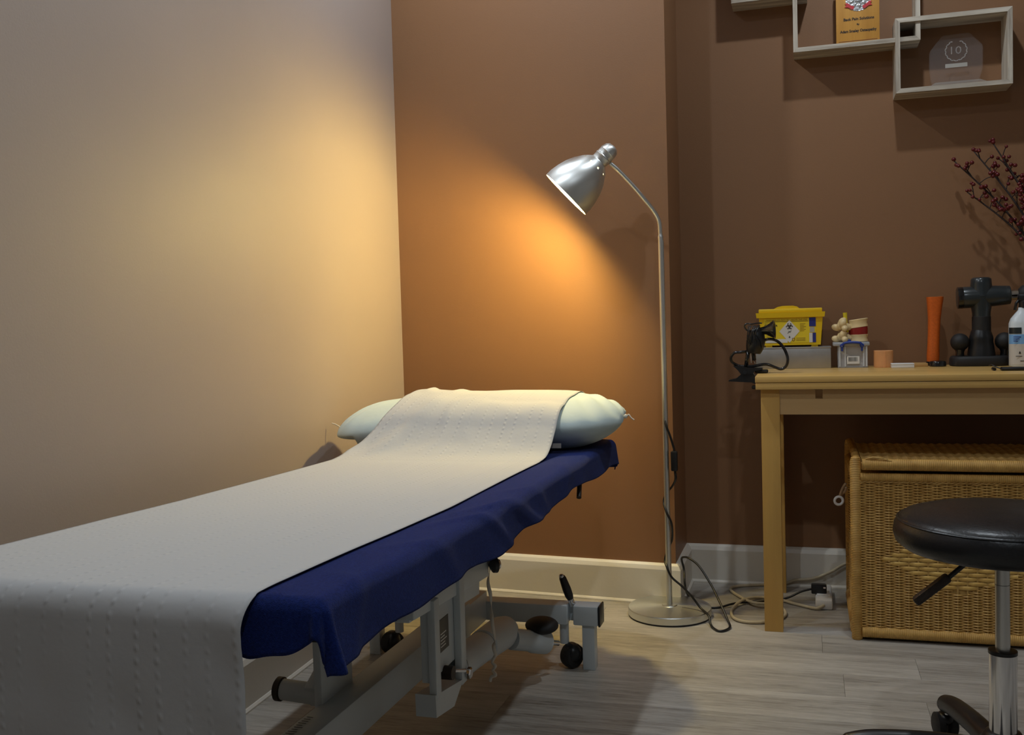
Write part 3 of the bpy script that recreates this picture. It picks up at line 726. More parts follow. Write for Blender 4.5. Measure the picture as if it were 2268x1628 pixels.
text('danger_lettering', 'SHARPS', M_ink, lab, sharps_face(-.130, SZ + .073, .0014), (1, 0, 0), (0, -.08, 1), .0045, width=.034)
text('danger_lettering', 'DANGER', M_ink, lab, sharps_face(-.130, SZ + .066, .0014), (1, 0, 0), (0, -.08, 1), .006, width=.04, bold=.02)
fl = MB()
for i in range(11):
    xx = -.022 if i < 6 else -.125; zz = SZ + .073 - i * .0045 if i < 6 else SZ + .055 - (i - 6) * .006
    stroke(fl, [(xx, zz), (xx + random.uniform(.012, .025), zz)], .0011, .0013)
for i in range(3): stroke(fl, [(-.034, SZ + .028 - i * .004), (-.006, SZ + .028 - i * .004)], .001, .0013)
fl.build('small_print', M_inkred, lab)['kind'] = 'stuff'
stroke(MB(), [(-.046 + a, SZ + .028 + c) for a, c in ((0, 0), (.008, 0), (.007, -.007), (.004, -.010), (.001, -.007), (0, 0))], .0015, .0015).build('shield_mark', M_inkred, lab)

# ------------------------------------------------------------------ clear storage box and spine model
cb = thing('storage_box', (.132, 3.30, TZ), 'small clear plastic storage box with blue clip handle', 'storage box')
m_ = MB(); W0 = .0018
for a, c in (((.090, 3.252, TZ + .002), (.178, 3.254, TZ + .070)), ((.090, 3.338, TZ + .002), (.178, 3.340, TZ + .070)), ((.090, 3.254, TZ + .002), (.092, 3.338, TZ + .070)), ((.176, 3.254, TZ + .002), (.178, 3.338, TZ + .070)), ((.090, 3.252, TZ), (.178, 3.340, TZ + .002))): m_.box(a, c)
body_ = m_.build('body', M_clear, cb)
for cx in (.096, .112, .166, .1745): MB().box((cx - .0018, 3.2502, TZ + .004), (cx + .0018, 3.2522, TZ + .066)).build('rib', mat('frosted_rib', (.62, .64, .66), .5), body_)
MB().box((.076, 3.246, TZ + .068), (.184, 3.346, TZ + .0795), .003).build('lid', mat('lid_frosted', (.55, .57, .60), .35, trans=.35), cb, 40)
hp = catmull([(.104, 3.243, TZ + .069), (.108, 3.241, TZ + .076), (.118, 3.240, TZ + .0785), (.132, 3.240, TZ + .0795), (.146, 3.240, TZ + .0785), (.157, 3.241, TZ + .076), (.161, 3.243, TZ + .069)], 5)
hd = MB().tube(hp, .0042, 8).build('handle', M_bluehandle, cb, 180, label='blue clip handle')
for cx in (.103, .161):
    MB().lathe([(0, .0065), (.004, .0065), (.005, .005)], (cx, 3.247, TZ + .069), (0, -1, 0), 16).build('hinge_disc', M_bluehandle, hd, 30)
    MB().box((cx - .003, 3.243, TZ + .052), (cx + .003, 3.247, TZ + .068), .001).build('clip', M_bluehandle, hd, 40)
    MB().lathe([(0, .0022), (.0006, .0022)], (cx, 3.2415, TZ + .069), (0, -1, 0), 10).build('hinge_pin', M_white, hd)
lb = MB().box((.117, 3.2495, TZ + .012), (.154, 3.2505, TZ + .036), .0004).build('barcode_label', M_paperlabel, cb)
rb = random.Random(5); bx = .1215
while bx < .1475:
    w_ = rb.choice((.0006, .0009, .0014)); MB().box((bx, 3.2488, TZ + .020), (bx + w_, 3.2494, TZ + .033)).build('bar', M_ink, lb); bx += w_ + rb.choice((.0008, .0012, .0017))
MB().prism([(.094, 3.262, TZ + .05), (.099, 3.262, TZ + .052), (.168, 3.262, TZ + .012), (.165, 3.262, TZ + .006)], (0, .03, 0)).build('paper_insert', M_paperlabel, cb)
sp_ = thing('spine_model', (.13, 3.295, TZ + .0795), 'resin model of two vertebrae with a red disc on the clear box', 'anatomical model')
SB = TZ + .0795
def vbody(z0, z1, tilt, name):
    mb = MB(); n = 28; rows = []
    prof = [(0, .9), (.06, 1.0), (.2, .97), (.5, .90), (.8, .97), (.94, 1.0), (1, .9)]
    for t, r in prof:
        for k in range(n):
            a = 2 * PI * k / n; x = .153 + .029 * r * math.cos(a); y = 3.292 + .021 * r * math.sin(a)
            rows.append((x, y, z0 + (z1 - z0) * t + tilt * (x - .153)))
    fs = [tuple(range(n))[::-1], tuple((len(prof) - 1) * n + k for k in range(n))]
    for i in range(len(prof) - 1):
        for k in range(n): fs.append((i * n + k, i * n + (k + 1) % n, (i + 1) * n + (k + 1) % n, (i + 1) * n + k))
    return mb.add(rows, fs)
v1 = vbody(SB, SB + .0235, .02, '').build('vertebra', M_bone, sp_, 50)
v2 = vbody(SB + .044, SB + .071, .13, '').build('vertebra', M_bone, sp_, 50)
mb = MB(); rows = []; n = 28
for t, r in ((0, 1), (.3, 1.03), (.7, 1.03), (1, 1)):
    for k in range(n):
        a = 2 * PI * k / n; x = .153 + .0275 * r * math.cos(a); rows.append((x, 3.292 + .020 * r * math.sin(a), SB + .0225 + .022 * t + (.02 + .11 * t) * (x - .153)))
fs = [tuple(range(n))[::-1], tuple(3 * n + k for k in range(n))]
for i in range(3):
    for k in range(n): fs.append((i * n + k, i * n + (k + 1) % n, (i + 1) * n + (k + 1) % n, (i + 1) * n + k))
mb.add(rows, fs).build('disc', M_disc, sp_, 50, label='red intervertebral disc')
for z0, par, sgn in ((SB, v1, 0), (SB + .034, v2, 1)):
    m_ = MB()
    for c_, r_3, e_ in (((.118, 3.285, z0 + .014), (.019, .013, .012), (0, .3, 0)), ((.104, 3.281, z0 + .018), (.016, .013, .014), (0, -.5, .2)), ((.088, 3.288, z0 + .010 + .002 * sgn), (.016, .009, .011), (0, .25, 0)),
                        ((.107, 3.270, z0 + .025), (.011, .011, .014), (0, .5, 0)), ((.102, 3.298, z0 + .022), (.011, .010, .013), (0, 0, 0)), ((.112, 3.265, z0 + .009), (.010, .012, .009), (.3, 0, 0))):
        m_.ell(c_, r_3, e_)
    if sgn: m_.ell((.106, 3.278, z0 + .032), (.014, .011, .010), (0, -.6, 0))
    va_ = m_.build('vertebral_arch', M_bone, par, 180)
    rm = va_.modifiers.new('blend', 'REMESH'); rm.mode = 'VOXEL'; rm.voxel_size = .0014; rm.use_smooth_shade = True
    sm = va_.modifiers.new('soften', 'SMOOTH'); sm.iterations = 8; sm.factor = .5
MB().tube(catmull([(.120, 3.283, SB + .030), (.117, 3.284, SB + .050), (.115, 3.285, SB + .072), (.114, 3.285, SB + .092)], 5), lambda t: .0045 + .0022 * t, 12).build('spinal_nerve', M_nerve, sp_, 60, label='yellow nerve cord')
MB().ell((.121, 3.272, SB + .004), (.010, .004, .005)).build('nerve_root', M_bluehandle, sp_, 180)

# ------------------------------------------------------------------ tape roll, white case, wooden slip
tr_ = thing('tape_roll', (.224, 3.262, TZ), 'peach adhesive tape roll standing on end beside the clear box', 'tape roll')
MB().lathe([(0, .0275), (.001, .0285), (.0505, .0285), (.0515, .0275), (.0515, .014), (.001, .014)], (.224, 3.264, TZ), (0, 0, 1), 36, caps=False).build('tape', M_tape, tr_, 30)
MB().box((.2265, 3.2345, TZ + .001), (.2285, 3.2362, TZ + .0505)).build('tape_end', M_tape, tr_)
wc = thing('card_case', (.275, 3.22, TZ), 'small flat white plastic card case on the table', 'card case')
MB().box((.243, 3.20, TZ), (.307, 3.245, TZ + .009), .0015).build('body', M_white, wc, 40)
MB().box((.2425, 3.1995, TZ + .009), (.3075, 3.2455, TZ + .0135), .0015).build('lid', M_white, wc, 40)
ws = MB().box((.312, 3.262, TZ), (.352, 3.33, TZ + .010), .0015).build('wood_block', wood('pine_slip', (.55, .33, .12), (.45, .25, .08), 0, ring=30), None, 40)
tag(ws, 'thin pale wooden block lying between the card case and orange grip', 'wood block')

# ------------------------------------------------------------------ orange grip and black puck
og = thing('rubber_grip', (.375, 3.325, TZ), 'tall orange waisted rubber grip standing on a black foot', 'rubber grip')
def squircle(cx, cy, r, z, e, n=28, tx=0):
    out = []
    for k in range(n):
        a = 2 * PI * k / n; c, s = math.cos(a), math.sin(a)
        out.append((cx + tx + r * math.copysign(abs(c) ** e, c), cy + r * math.copysign(abs(s) ** e, s), z))
    return out
mb = MB(); n = 28; rows = []; PF = [(.012, .0175, .9), (.03, .0185, .85), (.06, .0175, .85), (.10, .0172, .85), (.145, .0182, .8), (.18, .0212, .7), (.207, .0242, .6), (.212, .0245, .6), (.2125, .020, .6)]
for t, r, e in PF: rows += squircle(.372, 3.325, r, TZ + t, e, n, tx=.008 * t / .21)
fs = [tuple(range(n))[::-1], tuple((len(PF) - 1) * n + k for k in range(n))]
for i in range(len(PF) - 1):
    for k in range(n): fs.append((i * n + k, i * n + (k + 1) % n, (i + 1) * n + (k + 1) % n, (i + 1) * n + k))
mb.add(rows, fs).build('grip', M_orange, og, 40)
MB().lathe([(0, .0185), (.003, .020), (.012, .0195), (.014, .017)], (.373, 3.325, TZ), (0, 0, 1), 28).build('foot', M_black, og, 30)
pk = MB().lathe([(0, .0225), (.002, .024), (.012, .0235), (.0165, .021), (.0175, .017), (.0165, .012)], (.379, 3.262, TZ), (0, 0, 1), 32).build('round_cap', M_blackgloss, None, 30)
tag(pk, 'low round glossy black cap in front of the orange grip', 'cap')

# ------------------------------------------------------------------ massage gun on its dock
gd = thing('charging_dock', (.497, 3.285, TZ), 'low black oval charging dock holding the massage gun and ball heads', 'charging dock')
def oval(mb, cx, cy, prof, rx, ry, n=40):
    rows = []; fs = []
    for z, s in prof:
        for k in range(n):
            a = 2 * PI * k / n; c, s_ = math.cos(a), math.sin(a)
            rows.append((cx + rx * s * math.copysign(abs(c) ** .6, c), cy + ry * s * math.copysign(abs(s_) ** .7, s_), z))
    for i in range(len(prof) - 1):
        for k in range(n): fs.append((i * n + k, i * n + (k + 1) % n, (i + 1) * n + (k + 1) % n, (i + 1) * n + k))
    fs += [tuple(range(n))[::-1], tuple((len(prof) - 1) * n + k for k in range(n))]
    return mb.add(rows, fs)
oval(MB(), .497, 3.285, [(TZ, .97), (TZ + .003, 1), (TZ + .022, .99), (TZ + .028, .95), (TZ + .030, .9)], .082, .058).build('tray', M_rubber, gd, 40)
MB().lathe([(0, .040), (.03, .036), (.045, .033), (.052, .034), (.060, .033), (.075, .028), (.085, .024)], (.503, 3.28, TZ + .028), (0, 0, 1), 32).build('cradle', M_black, gd, 40)
for (bx, by, r, lb_) in ((.443, 3.275, .027, 'round black massage ball in the dock beside the orange grip'), (.568, 3.285, .027, 'round black massage ball in the dock behind the spray bottle')):
    g_ = thing('massage_ball', (bx, by, TZ + .03), lb_, 'massage ball', 'massage balls in the dock')
    MB().ell((bx, by, TZ + .072), (r, r, r), seg=24, ring=16).build('ball', M_rubber, g_, 180)
    MB().lathe([(0, .013), (.02, .012), (.03, .016), (.036, .010)], (bx, by, TZ + .022), (0, 0, 1), 20).build('stem', M_blackgloss, g_, 40)
mg = thing('massage_gun', (.504, 3.28, TZ + .09), 'dark grey massage gun standing upright in its dock', 'massage gun')
MB().lathe([(0, .025), (.02, .0255), (.06, .025), (.085, .026), (.11, .030), (.135, .034)], (.504, 3.28, TZ + .075), (0, 0, 1), 32).build('handle', M_gun, mg, 40)
MB().lathe([(0, .026), (.001, .0268), (.07, .0262), (.071, .025)], (.504, 3.28, TZ + .078), (0, 0, 1), 32).build('grip_sleeve', M_rubber, mg, 30)
gz = TZ + .208
MB().lathe([(-.068, .020), (-.067, .030), (-.060, .0325), (-.03, .0325), (0, .033), (.05, .030), (.078, .0275), (.080, .024)], (.504, 3.28, gz), (1, 0, .03), 36).build('barrel', M_gun, mg, 35)
MB().lathe([(-.067, .0305), (-.066, .0328), (-.052, .0332), (-.050, .032)], (.504, 3.28, gz), (1, 0, .03), 36).build('rear_cap', M_blackgloss, mg, 35)
MB().lathe([(0, .034), (.02, .031), (.038, .0295), (.050, .0285), (.055, .024), (.056, .018)], (.504, 3.28, gz + .002), (0, 0, 1), 32).build('motor_housing', M_gun, mg, 40)
for i in range(12):
    MB().lathe([(0, .0298 - i * .0002), (.0016, .0306 - i * .0002), (.0030, .0298 - i * .0002)], V((.504, 3.28, gz)) + V((1, 0, .03)).normalized() * (.030 + i * .0038), (1, 0, .03), 32, caps=False).build('vent_rib', M_gun, mg)
MB().lathe([(.078, .016), (.10, .0155), (.101, .012)], (.504, 3.28, gz), (1, 0, .03), 24).build('chuck', M_chrome, mg, 35)
MB().lathe([(.098, .010), (.104, .018), (.112, .026), (.128, .029), (.145, .022), (.150, .010)], (.504, 3.28, gz), (1, 0, .03), 28).build('applicator', M_rubber, mg, 60)

# ------------------------------------------------------------------ spray bottle, cable with tip, vase with berry branches
sbt = thing('spray_bottle', (.61, 3.215, TZ), 'pale plastic spray bottle with blue label and black pump in front of the dock', 'spray bottle')
oval(MB(), .610, 3.215, [(TZ, .95), (TZ + .003, 1), (TZ + .125, 1), (TZ + .140, .88), (TZ + .158, .55), (TZ + .165, .42), (TZ + .172, .40)], .042, .030, 48).build('bottle', M_spray, sbt, 35)
def wrap(name, a0, a1, z0, z1, m, par, cx=.610, cy=3.215, rx=.0425, ry=.0305, off=.0004):
    def fn(u, v):
        a = a0 + (a1 - a0) * u; c, s_ = math.cos(a), math.sin(a)
        return V((cx + (rx + off) * math.copysign(abs(c) ** .6, c), cy + (ry + off) * math.copysign(abs(s_) ** .7, s_), z0 + (z1 - z0) * v))
    return MB().grid(24, 1, fn).build(name, m, par, 180)
wrap('label', PI * 1.02, PI * 1.98, TZ + .066, TZ + .094, M_skyblue, sbt)
wrap('lower_label', PI * 1.02, PI * 1.98, TZ + .006, TZ + .066, mat('label_beige', (.60, .56, .50), .5), sbt)
wrap('dark_patch', PI * 1.02, PI * 1.45, TZ + .096, TZ + .114, M_gun, sbt)
for i in range(3): MB().box((.574, 3.1836, TZ + .086 - i * .006), (.594 - i * .004, 3.1842, TZ + .088 - i * .006)).build('print_line', M_blue_lbl, sbt)
MB().prism([(.588, 3.1836, TZ + .038), (.594, 3.1836, TZ + .038), (.591, 3.1836, TZ + .046)], (0, .0006, 0)).build('flame_mark', M_ink, sbt)
for i in range(2): MB().box((.580 + i * .012, 3.1836, TZ + .030 - i * .014), (.597 + i * .006, 3.1842, TZ + .0315 - i * .014)).build('print_line', M_ink, sbt)
hd_ = MB().cyl((.610, 3.215, TZ + .170), (.610, 3.215, TZ + .192), .0155, 24, .002).build('pump_collar', M_black, sbt, 40)
MB().box((.592, 3.203, TZ + .191), (.655, 3.227, TZ + .212), .005).build('pump_head', M_black, sbt, 40)
MB().tube([(.6, 3.215, TZ + .20), (.588, 3.215, TZ + .185), (.584, 3.215, TZ + .165)], .004, 8).build('trigger', M_black, sbt, 180)
pc = thing('charger_lead', (.54, 3.0, TZ), 'short black charger lead with plug lying near the table front', 'charger lead')
MB().box((.508, 2.985, TZ), (.60, 3.012, TZ + .010), .004).build('plug_body', M_black, pc, 40)
MB().tube(catmull([(.51, 3.0, TZ + .006), (.498, 3.008, TZ + .010), (.488, 3.02, TZ + .016), (.484, 3.03, TZ + .012)], 5), .0018, 6).build('lead', M_black, pc, 180)
MB().cyl((.493, 2.995, TZ + .0045), (.493, 3.022, TZ + .0045), .0045, 10).build('lead_tip', M_black, pc, 40)
MB().tube(catmull([(.60, 2.998, TZ + .005), (.64, 2.96, TZ + .004), (.66, 2.90, TZ + .004), (.655, 2.852, TZ + .003), (.640, 2.843, TZ - .03), (.60, 2.842, TZ - .075), (.575, 2.842, TZ - .088), (.565, 2.842, TZ - .075), (.575, 2.842, TZ - .066)], 6), .004, 8).build('hanging_lead', M_black, pc, 180)
VX, VY = .74, 3.285
va = thing('vase', (VX, VY, TZ), 'narrow brown ceramic vase holding dried berry branches', 'vase')
MB().lathe([(0, .03), (.003, .036), (.05, .046), (.11, .044), (.16, .030), (.20, .022), (.215, .025), (.215, .021), (.2, .018), (.15, .026), (.02, .03)], (VX, VY, TZ), (0, 0, 1), 36, caps=False).build('body', M_ceramic, va, 50)
MB().lathe([(.004, .028), (.0045, .028)], (VX, VY, TZ), (0, 0, 1), 24).build('bottom', M_ceramic, va)
berry_mesh = None
brs = [((.437, 3.325, 1.352), .0), ((.494, 3.335, 1.379), .4), ((.545, 3.31, 1.393), .8), ((.470, 3.30, 1.252), 1.2), ((.578, 3.33, 1.337), 1.7), ((.630, 3.30, 1.27), 2.2), ((.69, 3.32, 1.36), 2.8), ((.76, 3.30, 1.33), 3.3)]
rg = random.Random(11)
BR_LAB = ['dried berry branch leaning furthest out over the massage gun', 'dried berry branch with a dense cluster of dark red berries at its tip', 'tall dried berry branch topped by two berries', 'low dried berry branch hanging over the massage gun with berries in a row', 'dried berry branch whose tip curls back on itself', 'short dried berry branch close above the spray bottle', 'dried berry branch rising nearly straight above the vase', 'dried berry branch leaning away from the massage gun']
for bi, (tip, ph) in enumerate(brs):
    br = thing('berry_branch', (VX, VY, TZ + .02), BR_LAB[bi], 'dried branch', 'dried berry branches in the vase')
    tip = V(tip); base = V((VX + (bi - 3.5) * .003, VY, TZ + .03)); mouth = V((VX + (tip.x - VX) * .05, VY, TZ + .20))
    mid = mouth.lerp(tip, .5) + V((.01, -.004, .03))
    main = catmull([base, mouth, mid, tip], 10)
    m_ = MB().tube(main, lambda t: .0040 * (1 - t) + .0018, 6)
    sites = [tip + V((0, 0, .004))]
    ns = 14 if bi < 6 else 8
    for k in range(ns):
        t = .50 + .48 * (k + .5) / ns; i = int(t * (len(main) - 1)); p = main[i]
        d = V((rg.uniform(-1, .9), rg.uniform(-.7, .25), rg.uniform(.2, 1))).normalized(); L_ = rg.uniform(.018, .05)
        e = p + d * L_; e.y = min(e.y, 3.37); m_.tube(catmull([p, p + d * L_ * .5 + V((0, 0, .004)), e], 3), .0015, 5)
        sites.append(e)
        if rg.random() < .8:
            e2 = p.lerp(e, .55) + V((rg.uniform(-.014, .014), rg.uniform(-.012, 0), rg.uniform(-.004, .014))); m_.tube([p.lerp(e, .4), e2], .0009, 5); sites.append(e2)
        if rg.random() < .5:
            e3 = e + V((rg.uniform(-.011, .011), rg.uniform(-.01, 0), rg.uniform(-.010, .010))); m_.tube([e, e3], .0009, 5); sites.append(e3)
    m_.build('stem', M_twig, br, 180)
    for s in sites:
        r = rg.uniform(.85, 1.2)
        if berry_mesh is None:
            b0 = MB().ell((0, 0, 0), (.0058, .0058, .0054), seg=10, ring=7).build('berry', M_berry, None, 180); berry_mesh = b0.data; COL.objects.unlink(b0); bpy.data.objects.remove(b0)
        o = bpy.data.objects.new('berry', berry_mesh); COL.objects.link(o); o.parent = br; o.location = s - br.location; o.scale = (r, r, r)

# ------------------------------------------------------------------ black clip-on gooseneck holder on the table's end
gh = thing('clamp_holder', (-.15, 3.02, TZ - .03), 'glossy black bendy-arm holder clamped to the end of the table', 'clamp holder')
HY = 3.02
loop = [(-.172,HY,.791),(-.189,HY-.01,.790),(-.208,HY-.01,.788),(-.218,HY-.005,.776),(-.217,HY,.762),(-.204,HY+.005,.752),(-.192,HY+.005,.748),(-.170,HY,.747),(-.150,HY,.748),(-.127,HY,.752),(-.111,HY,.751),(-.092,HY,.743),(-.075,HY,.7375),(-.061,HY,.746),(-.056,HY,.765),(-.061,HY,.787),(-.074,HY,.810),(-.091,HY,.823),(-.112,HY,.826),(-.132,HY+.004,.818)]
MB().tube(catmull(loop, 6), .0043, 10).build('bendy_arm', M_blackgloss, gh, 180)
# head: body with a flared cup facing right and a curled lip on the left
MB().tube(catmull([(-.152, HY, .785), (-.150, HY, .800), (-.146, HY, .822), (-.145, HY, .842), (-.150, HY, .858)], 5), lambda t: .011 + .016 * math.sin(PI * min(1, .15 + t * .75)), 18).build('head_body', M_black, gh, 180)
MB().lathe([(-.012, .008), (0, .010), (.012, .013), (.024, .020), (.034, .027), (.036, .0275), (.034, .024), (.02, .012)], (-.128, HY - .004, .852), (1, -.12, .06), 28, caps=False).build('cup', M_blackgloss, gh, 40)
def lip(u, v):
    a = -2.2 + 2.9 * u; r = .026 + .004 * math.sin(u * 9)
    return V((-.146 + r * math.sin(a) * 1.05, HY - .018 + .036 * v, .862 + r * math.cos(a) * .62 + .006 * math.sin(u * 6)))
MB().grid(28, 6, lip).build('curled_lip', M_blackgloss, gh, 180, solid=.004)
rw = random.Random(4); wr = MB()
for i in range(9):
    x0 = -.165 + i * .004; wr.tube(catmull([(x0, HY - .02, .868), (x0 - rw.uniform(0, .012), HY - .028, .845), (x0 - rw.uniform(-.004, .014), HY - .026, .82), (x0 + rw.uniform(-.004, .012), HY - .018, .80)], 4), .0014, 5)
wr.build('wound_wire', M_blackgloss, gh, 180)
MB().tube([(-.168, HY, .800), (-.172, HY, .770), (-.176, HY, .745)], .006, 10).build('upright', M_blackgloss, gh, 180)
MB().tube([(-.156, HY - .004, .795), (-.151, HY - .004, .765)], lambda t: .004 + .002 * t, 10).build('wire_plug', M_black, gh, 180)
MB().tube([(-.151, HY - .004, .766), (-.149, HY - .004, .749)], .0012, 6).build('plug_pin', M_chrome, gh, 180)
MB().tube([(-.161, HY - .006, .796), (-.160, HY - .006, .757)], .0012, 6).build('white_wire', M_white, gh, 180)
def jaw(poly, d, nm): return MB().prism([(x, HY - d, z) for x, z in poly], (0, 2 * d, 0)).build(nm, M_black, gh)
jaw([(-.212, .750), (-.170, .744), (-.128, .742), (-.128, .737), (-.150, .7335), (-.155, .726), (-.188, .722), (-.198, .736)], .020, 'upper_jaw')
jaw([(-.190, .724), (-.155, .726), (-.147, .716), (-.148, .695), (-.160, .700), (-.196, .702), (-.226, .704), (-.226, .707), (-.204, .712)], .018, 'lower_jaw')
MB().box((-.150, HY - .012, .7265), (-.112, HY + .012, .737), .004).build('jaw_pad', M_rubber, gh, 40)
MB().box((-.160, HY - .012, .680), (-.120, HY + .012, .6895), .003).build('jaw_pad', M_rubber, gh, 40)
MB().cyl((-.178, HY - .021, .730), (-.178, HY + .021, .730), .006, 12).build('hinge_pin', M_blackgloss, gh, 40)

# ================================================================== wicker trunk
WX0, WX1, WY0, WY1, WZ = .108, .80, 2.838, 3.26, .500
wt = thing('wicker_trunk', (.45, 3.05, 0), 'golden brown wicker trunk with a diamond pattern under the table', 'wicker trunk')
for x in (WX0 + .012, WX1 - .012):
    for y in (WY0 + .012, WY1 - .012):
        p_ = MB().lathe([(0, .0125), (.004, .0145), (.49, .0145), (.502, .011), (.506, .004)], (x, y, 0), (0, 0, 1), 18).build('corner_post', M_wrapz, wt, 40)
for y, nm in ((WY0 + .010, 'rail'), (WY1 - .010, 'rail')):
    MB().cyl((WX0 + .025, y, .022), (WX1 - .025, y, .022), .015, 14).build('bottom_rail', M_wrapx, wt, 60)
    MB().cyl((WX0 + .025, y, .449), (WX1 - .025, y, .449), .0115, 14).build('top_rail', M_wrapx, wt, 60)
for x in (WX0 + .010, WX1 - .010):
    MB().cyl((x, WY0 + .025, .022), (x, WY1 - .025, .022), .015, 14).build('bottom_rail', M_wrapy, wt, 60)
    MB().cyl((x, WY0 + .025, .449), (x, WY1 - .025, .449), .0115, 14).build('top_rail', M_wrapy, wt, 60)
PIT = .0243
def weave(u0, u1, z0, z1, P, diamond=None, step=.0037):
    """reeds going in and out of upright stakes; P(u, depth, z) -> point"""
    reeds, stakes, wide = MB(), MB(), MB()
    nst = int((u1 - u0) / PIT)
    for k in range(nst + 1):
        u = u0 + k * PIT
        stakes.add([P(u - .0022, .0006, z0), P(u + .0022, .0006, z0), P(u + .0022, .0006, z1), P(u - .0022, .0006, z1), P(u - .0022, -.0018, z0), P(u + .0022, -.0018, z0), P(u + .0022, -.0018, z1), P(u - .0022, -.0018, z1)],
                   [(0, 1, 2, 3), (0, 3, 7, 4), (1, 5, 6, 2)])
    nr = int((z1 - z0) / step)
    for r in range(nr):
        z = z0 + (r + .5) * step; sg = 1 if r % 2 else -1
        seg = []
        for k in range(2 * nst + 1):
            u = u0 + k * PIT / 2; ph = k % 4
            dpt = sg * (1 if ph == 0 else (-1 if ph == 2 else 0)) * .0036
            if diamond and abs(u - diamond[0]) / diamond[2] + abs(z - diamond[1]) / diamond[3] < 1:
                if len(seg) > 1: reed(reeds, seg, P)
                seg = []; continue
            seg.append((u, dpt, z + .0004 * noise.noise(V((u * 60, z * 200, 0)))))
        if len(seg) > 1: reed(reeds, seg, P)
    if diamond:
        st = .0118; nr = int(2 * diamond[3] / st)
        for r in range(nr + 1):
            z = diamond[1] - diamond[3] + (r + .5) * st
            hw = diamond[2] * (1 - abs(z - diamond[1]) / diamond[3])
            if hw < PIT * .6: continue
            k0, k1 = math.floor((diamond[0] - hw - u0) / PIT), math.ceil((diamond[0] + hw - u0) / PIT)
            pts = []
            for k in range(2 * k0, 2 * k1 + 1):
                u = u0 + k * PIT / 2; c = (k // 2 + r) % 2
                dpt = .0035 if (k % 2 == 0 and c == 0) else (-.0012 if k % 2 == 0 else .0018)
                pts.append((u, dpt, z))
            n = len(pts)
            if n < 2: continue
            vs = []
            for u, d, zz in pts: vs += [P(u, d - .001, zz - st * .46), P(u, d + .0008, zz - st * .25), P(u, d + .0008, zz + st * .25), P(u, d - .001, zz + st * .46)]
            wide.add(vs, [(4 * i + j, 4 * i + 4 + j, 4 * i + 5 + j, 4 * i + 1 + j) for i in range(n - 1) for j in range(3)])
    return reeds, stakes, wide
def reed(mb, seg, P):
    vs = []; h = .00182
    for u, d, z in seg: vs += [P(u, d - .001, z - h), P(u, d + .0010, z), P(u, d - .001, z + h)]
    mb.add(vs, [(3 * i + j, 3 * i + 3 + j, 3 * i + 4 + j, 3 * i + 1 + j) for i in range(len(seg) - 1) for j in range(2)])
front = lambda u, d, z: V((u, WY0 + .008 - d, z))
r_, s_, w_ = weave(WX0 + .024, WX1 - .018, .034, .440, front, diamond=(.385, .226, .188, .088))
fr = r_.build('woven_front', M_reed, wt); fr['kind'] = 'stuff'
st_ = s_.build('front_stakes', M_reeddk, wt); st_['kind'] = 'stuff'
wd_ = w_.build('diamond_weave', M_wide, wt, 60); wd_['kind'] = 'stuff'
side = lambda u, d, z: V((WX0 + .008 - d, u, z))
r_, s_, _ = weave(WY0 + .024, WY1 - .018, .034, .440, side)
q_ = r_.build('woven_side', M_reed, wt); q_['kind'] = 'stuff'
q_ = s_.build('side_stakes', M_reeddk, wt); q_['kind'] = 'stuff'
MB().box((WX0 + .012, WY0 + .012, .02), (WX1 - .012, WY1 - .012, .450)).build('inner_box', mat('wicker_lining', (.60, .36, .105), .8), wt)
tw = MB()
for ph in (0, PI): tw.tube([(WX0 + .02 + i * .004, WY0 + .006 - .0018 * math.cos(i * .9 + ph), .437 + .0018 * math.sin(i * .9 + ph)) for i in range(164)], .0016, 5)
tw.build('braided_edge', M_reed, wt, 180)
lid = thing_lid = MB().cyl((WX0 + .030, WY0 + .008, .484), (WX1 - .02, WY0 + .008, .482), .0155, 16).build('lid_roll', M_wrapx, wt, 60)
topP = lambda u, d, z: V((u, z, .489 + d))
r_, s_, _ = weave(WX0 + .03, WX1 - .02, WY0 + .016, WY1 - .01, topP, step=.0046)
q_ = r_.build('woven_lid', M_reed, wt); q_['kind'] = 'stuff'
MB().box((WX0 + .028, WY0 + .012, .470), (WX1 - .02, WY1 - .01, .4865)).build('lid_board', M_reeddk, wt)
MB().tube([(WX0 + .016, WY0 + .03, .494), (WX0 + .016, WY1 - .02, .498)], .011, 12).build('lid_side_roll', M_wrapy, wt, 60)
lo_ = MB()
for i in range(3): lo_.tube(catmull([(WX0 + .035 + .01 * i, WY0 + .004, .497), (WX0 + .055 + .01 * i, WY0 - .002, .505 - .002 * i), (WX0 + .085 + .01 * i, WY0 - .002, .503 - .004 * i)], 4), .0018, 6)
lo_.build('loose_cane', M_reed, wt, 180)
hr = MB().tube(catmull([(.100, 2.985, .408), (.092, 2.99, .395), (.086, 2.995, .378), (.083, 3.0, .366), (.090, 3.0, .376), (.098, 2.99, .385), (.101, 2.985, .398)], 5), .004, 8).build('rope_handle', M_rope, wt, 180)
MB().tube([(.080 + .0115 * math.cos(a), 2.994 + .003 * math.cos(a), .356 + .0115 * math.sin(a)) for a in [2 * PI * i / 20 for i in range(20)]], .0038, 8, closed=True).build('handle_ring', M_white, hr, 180)

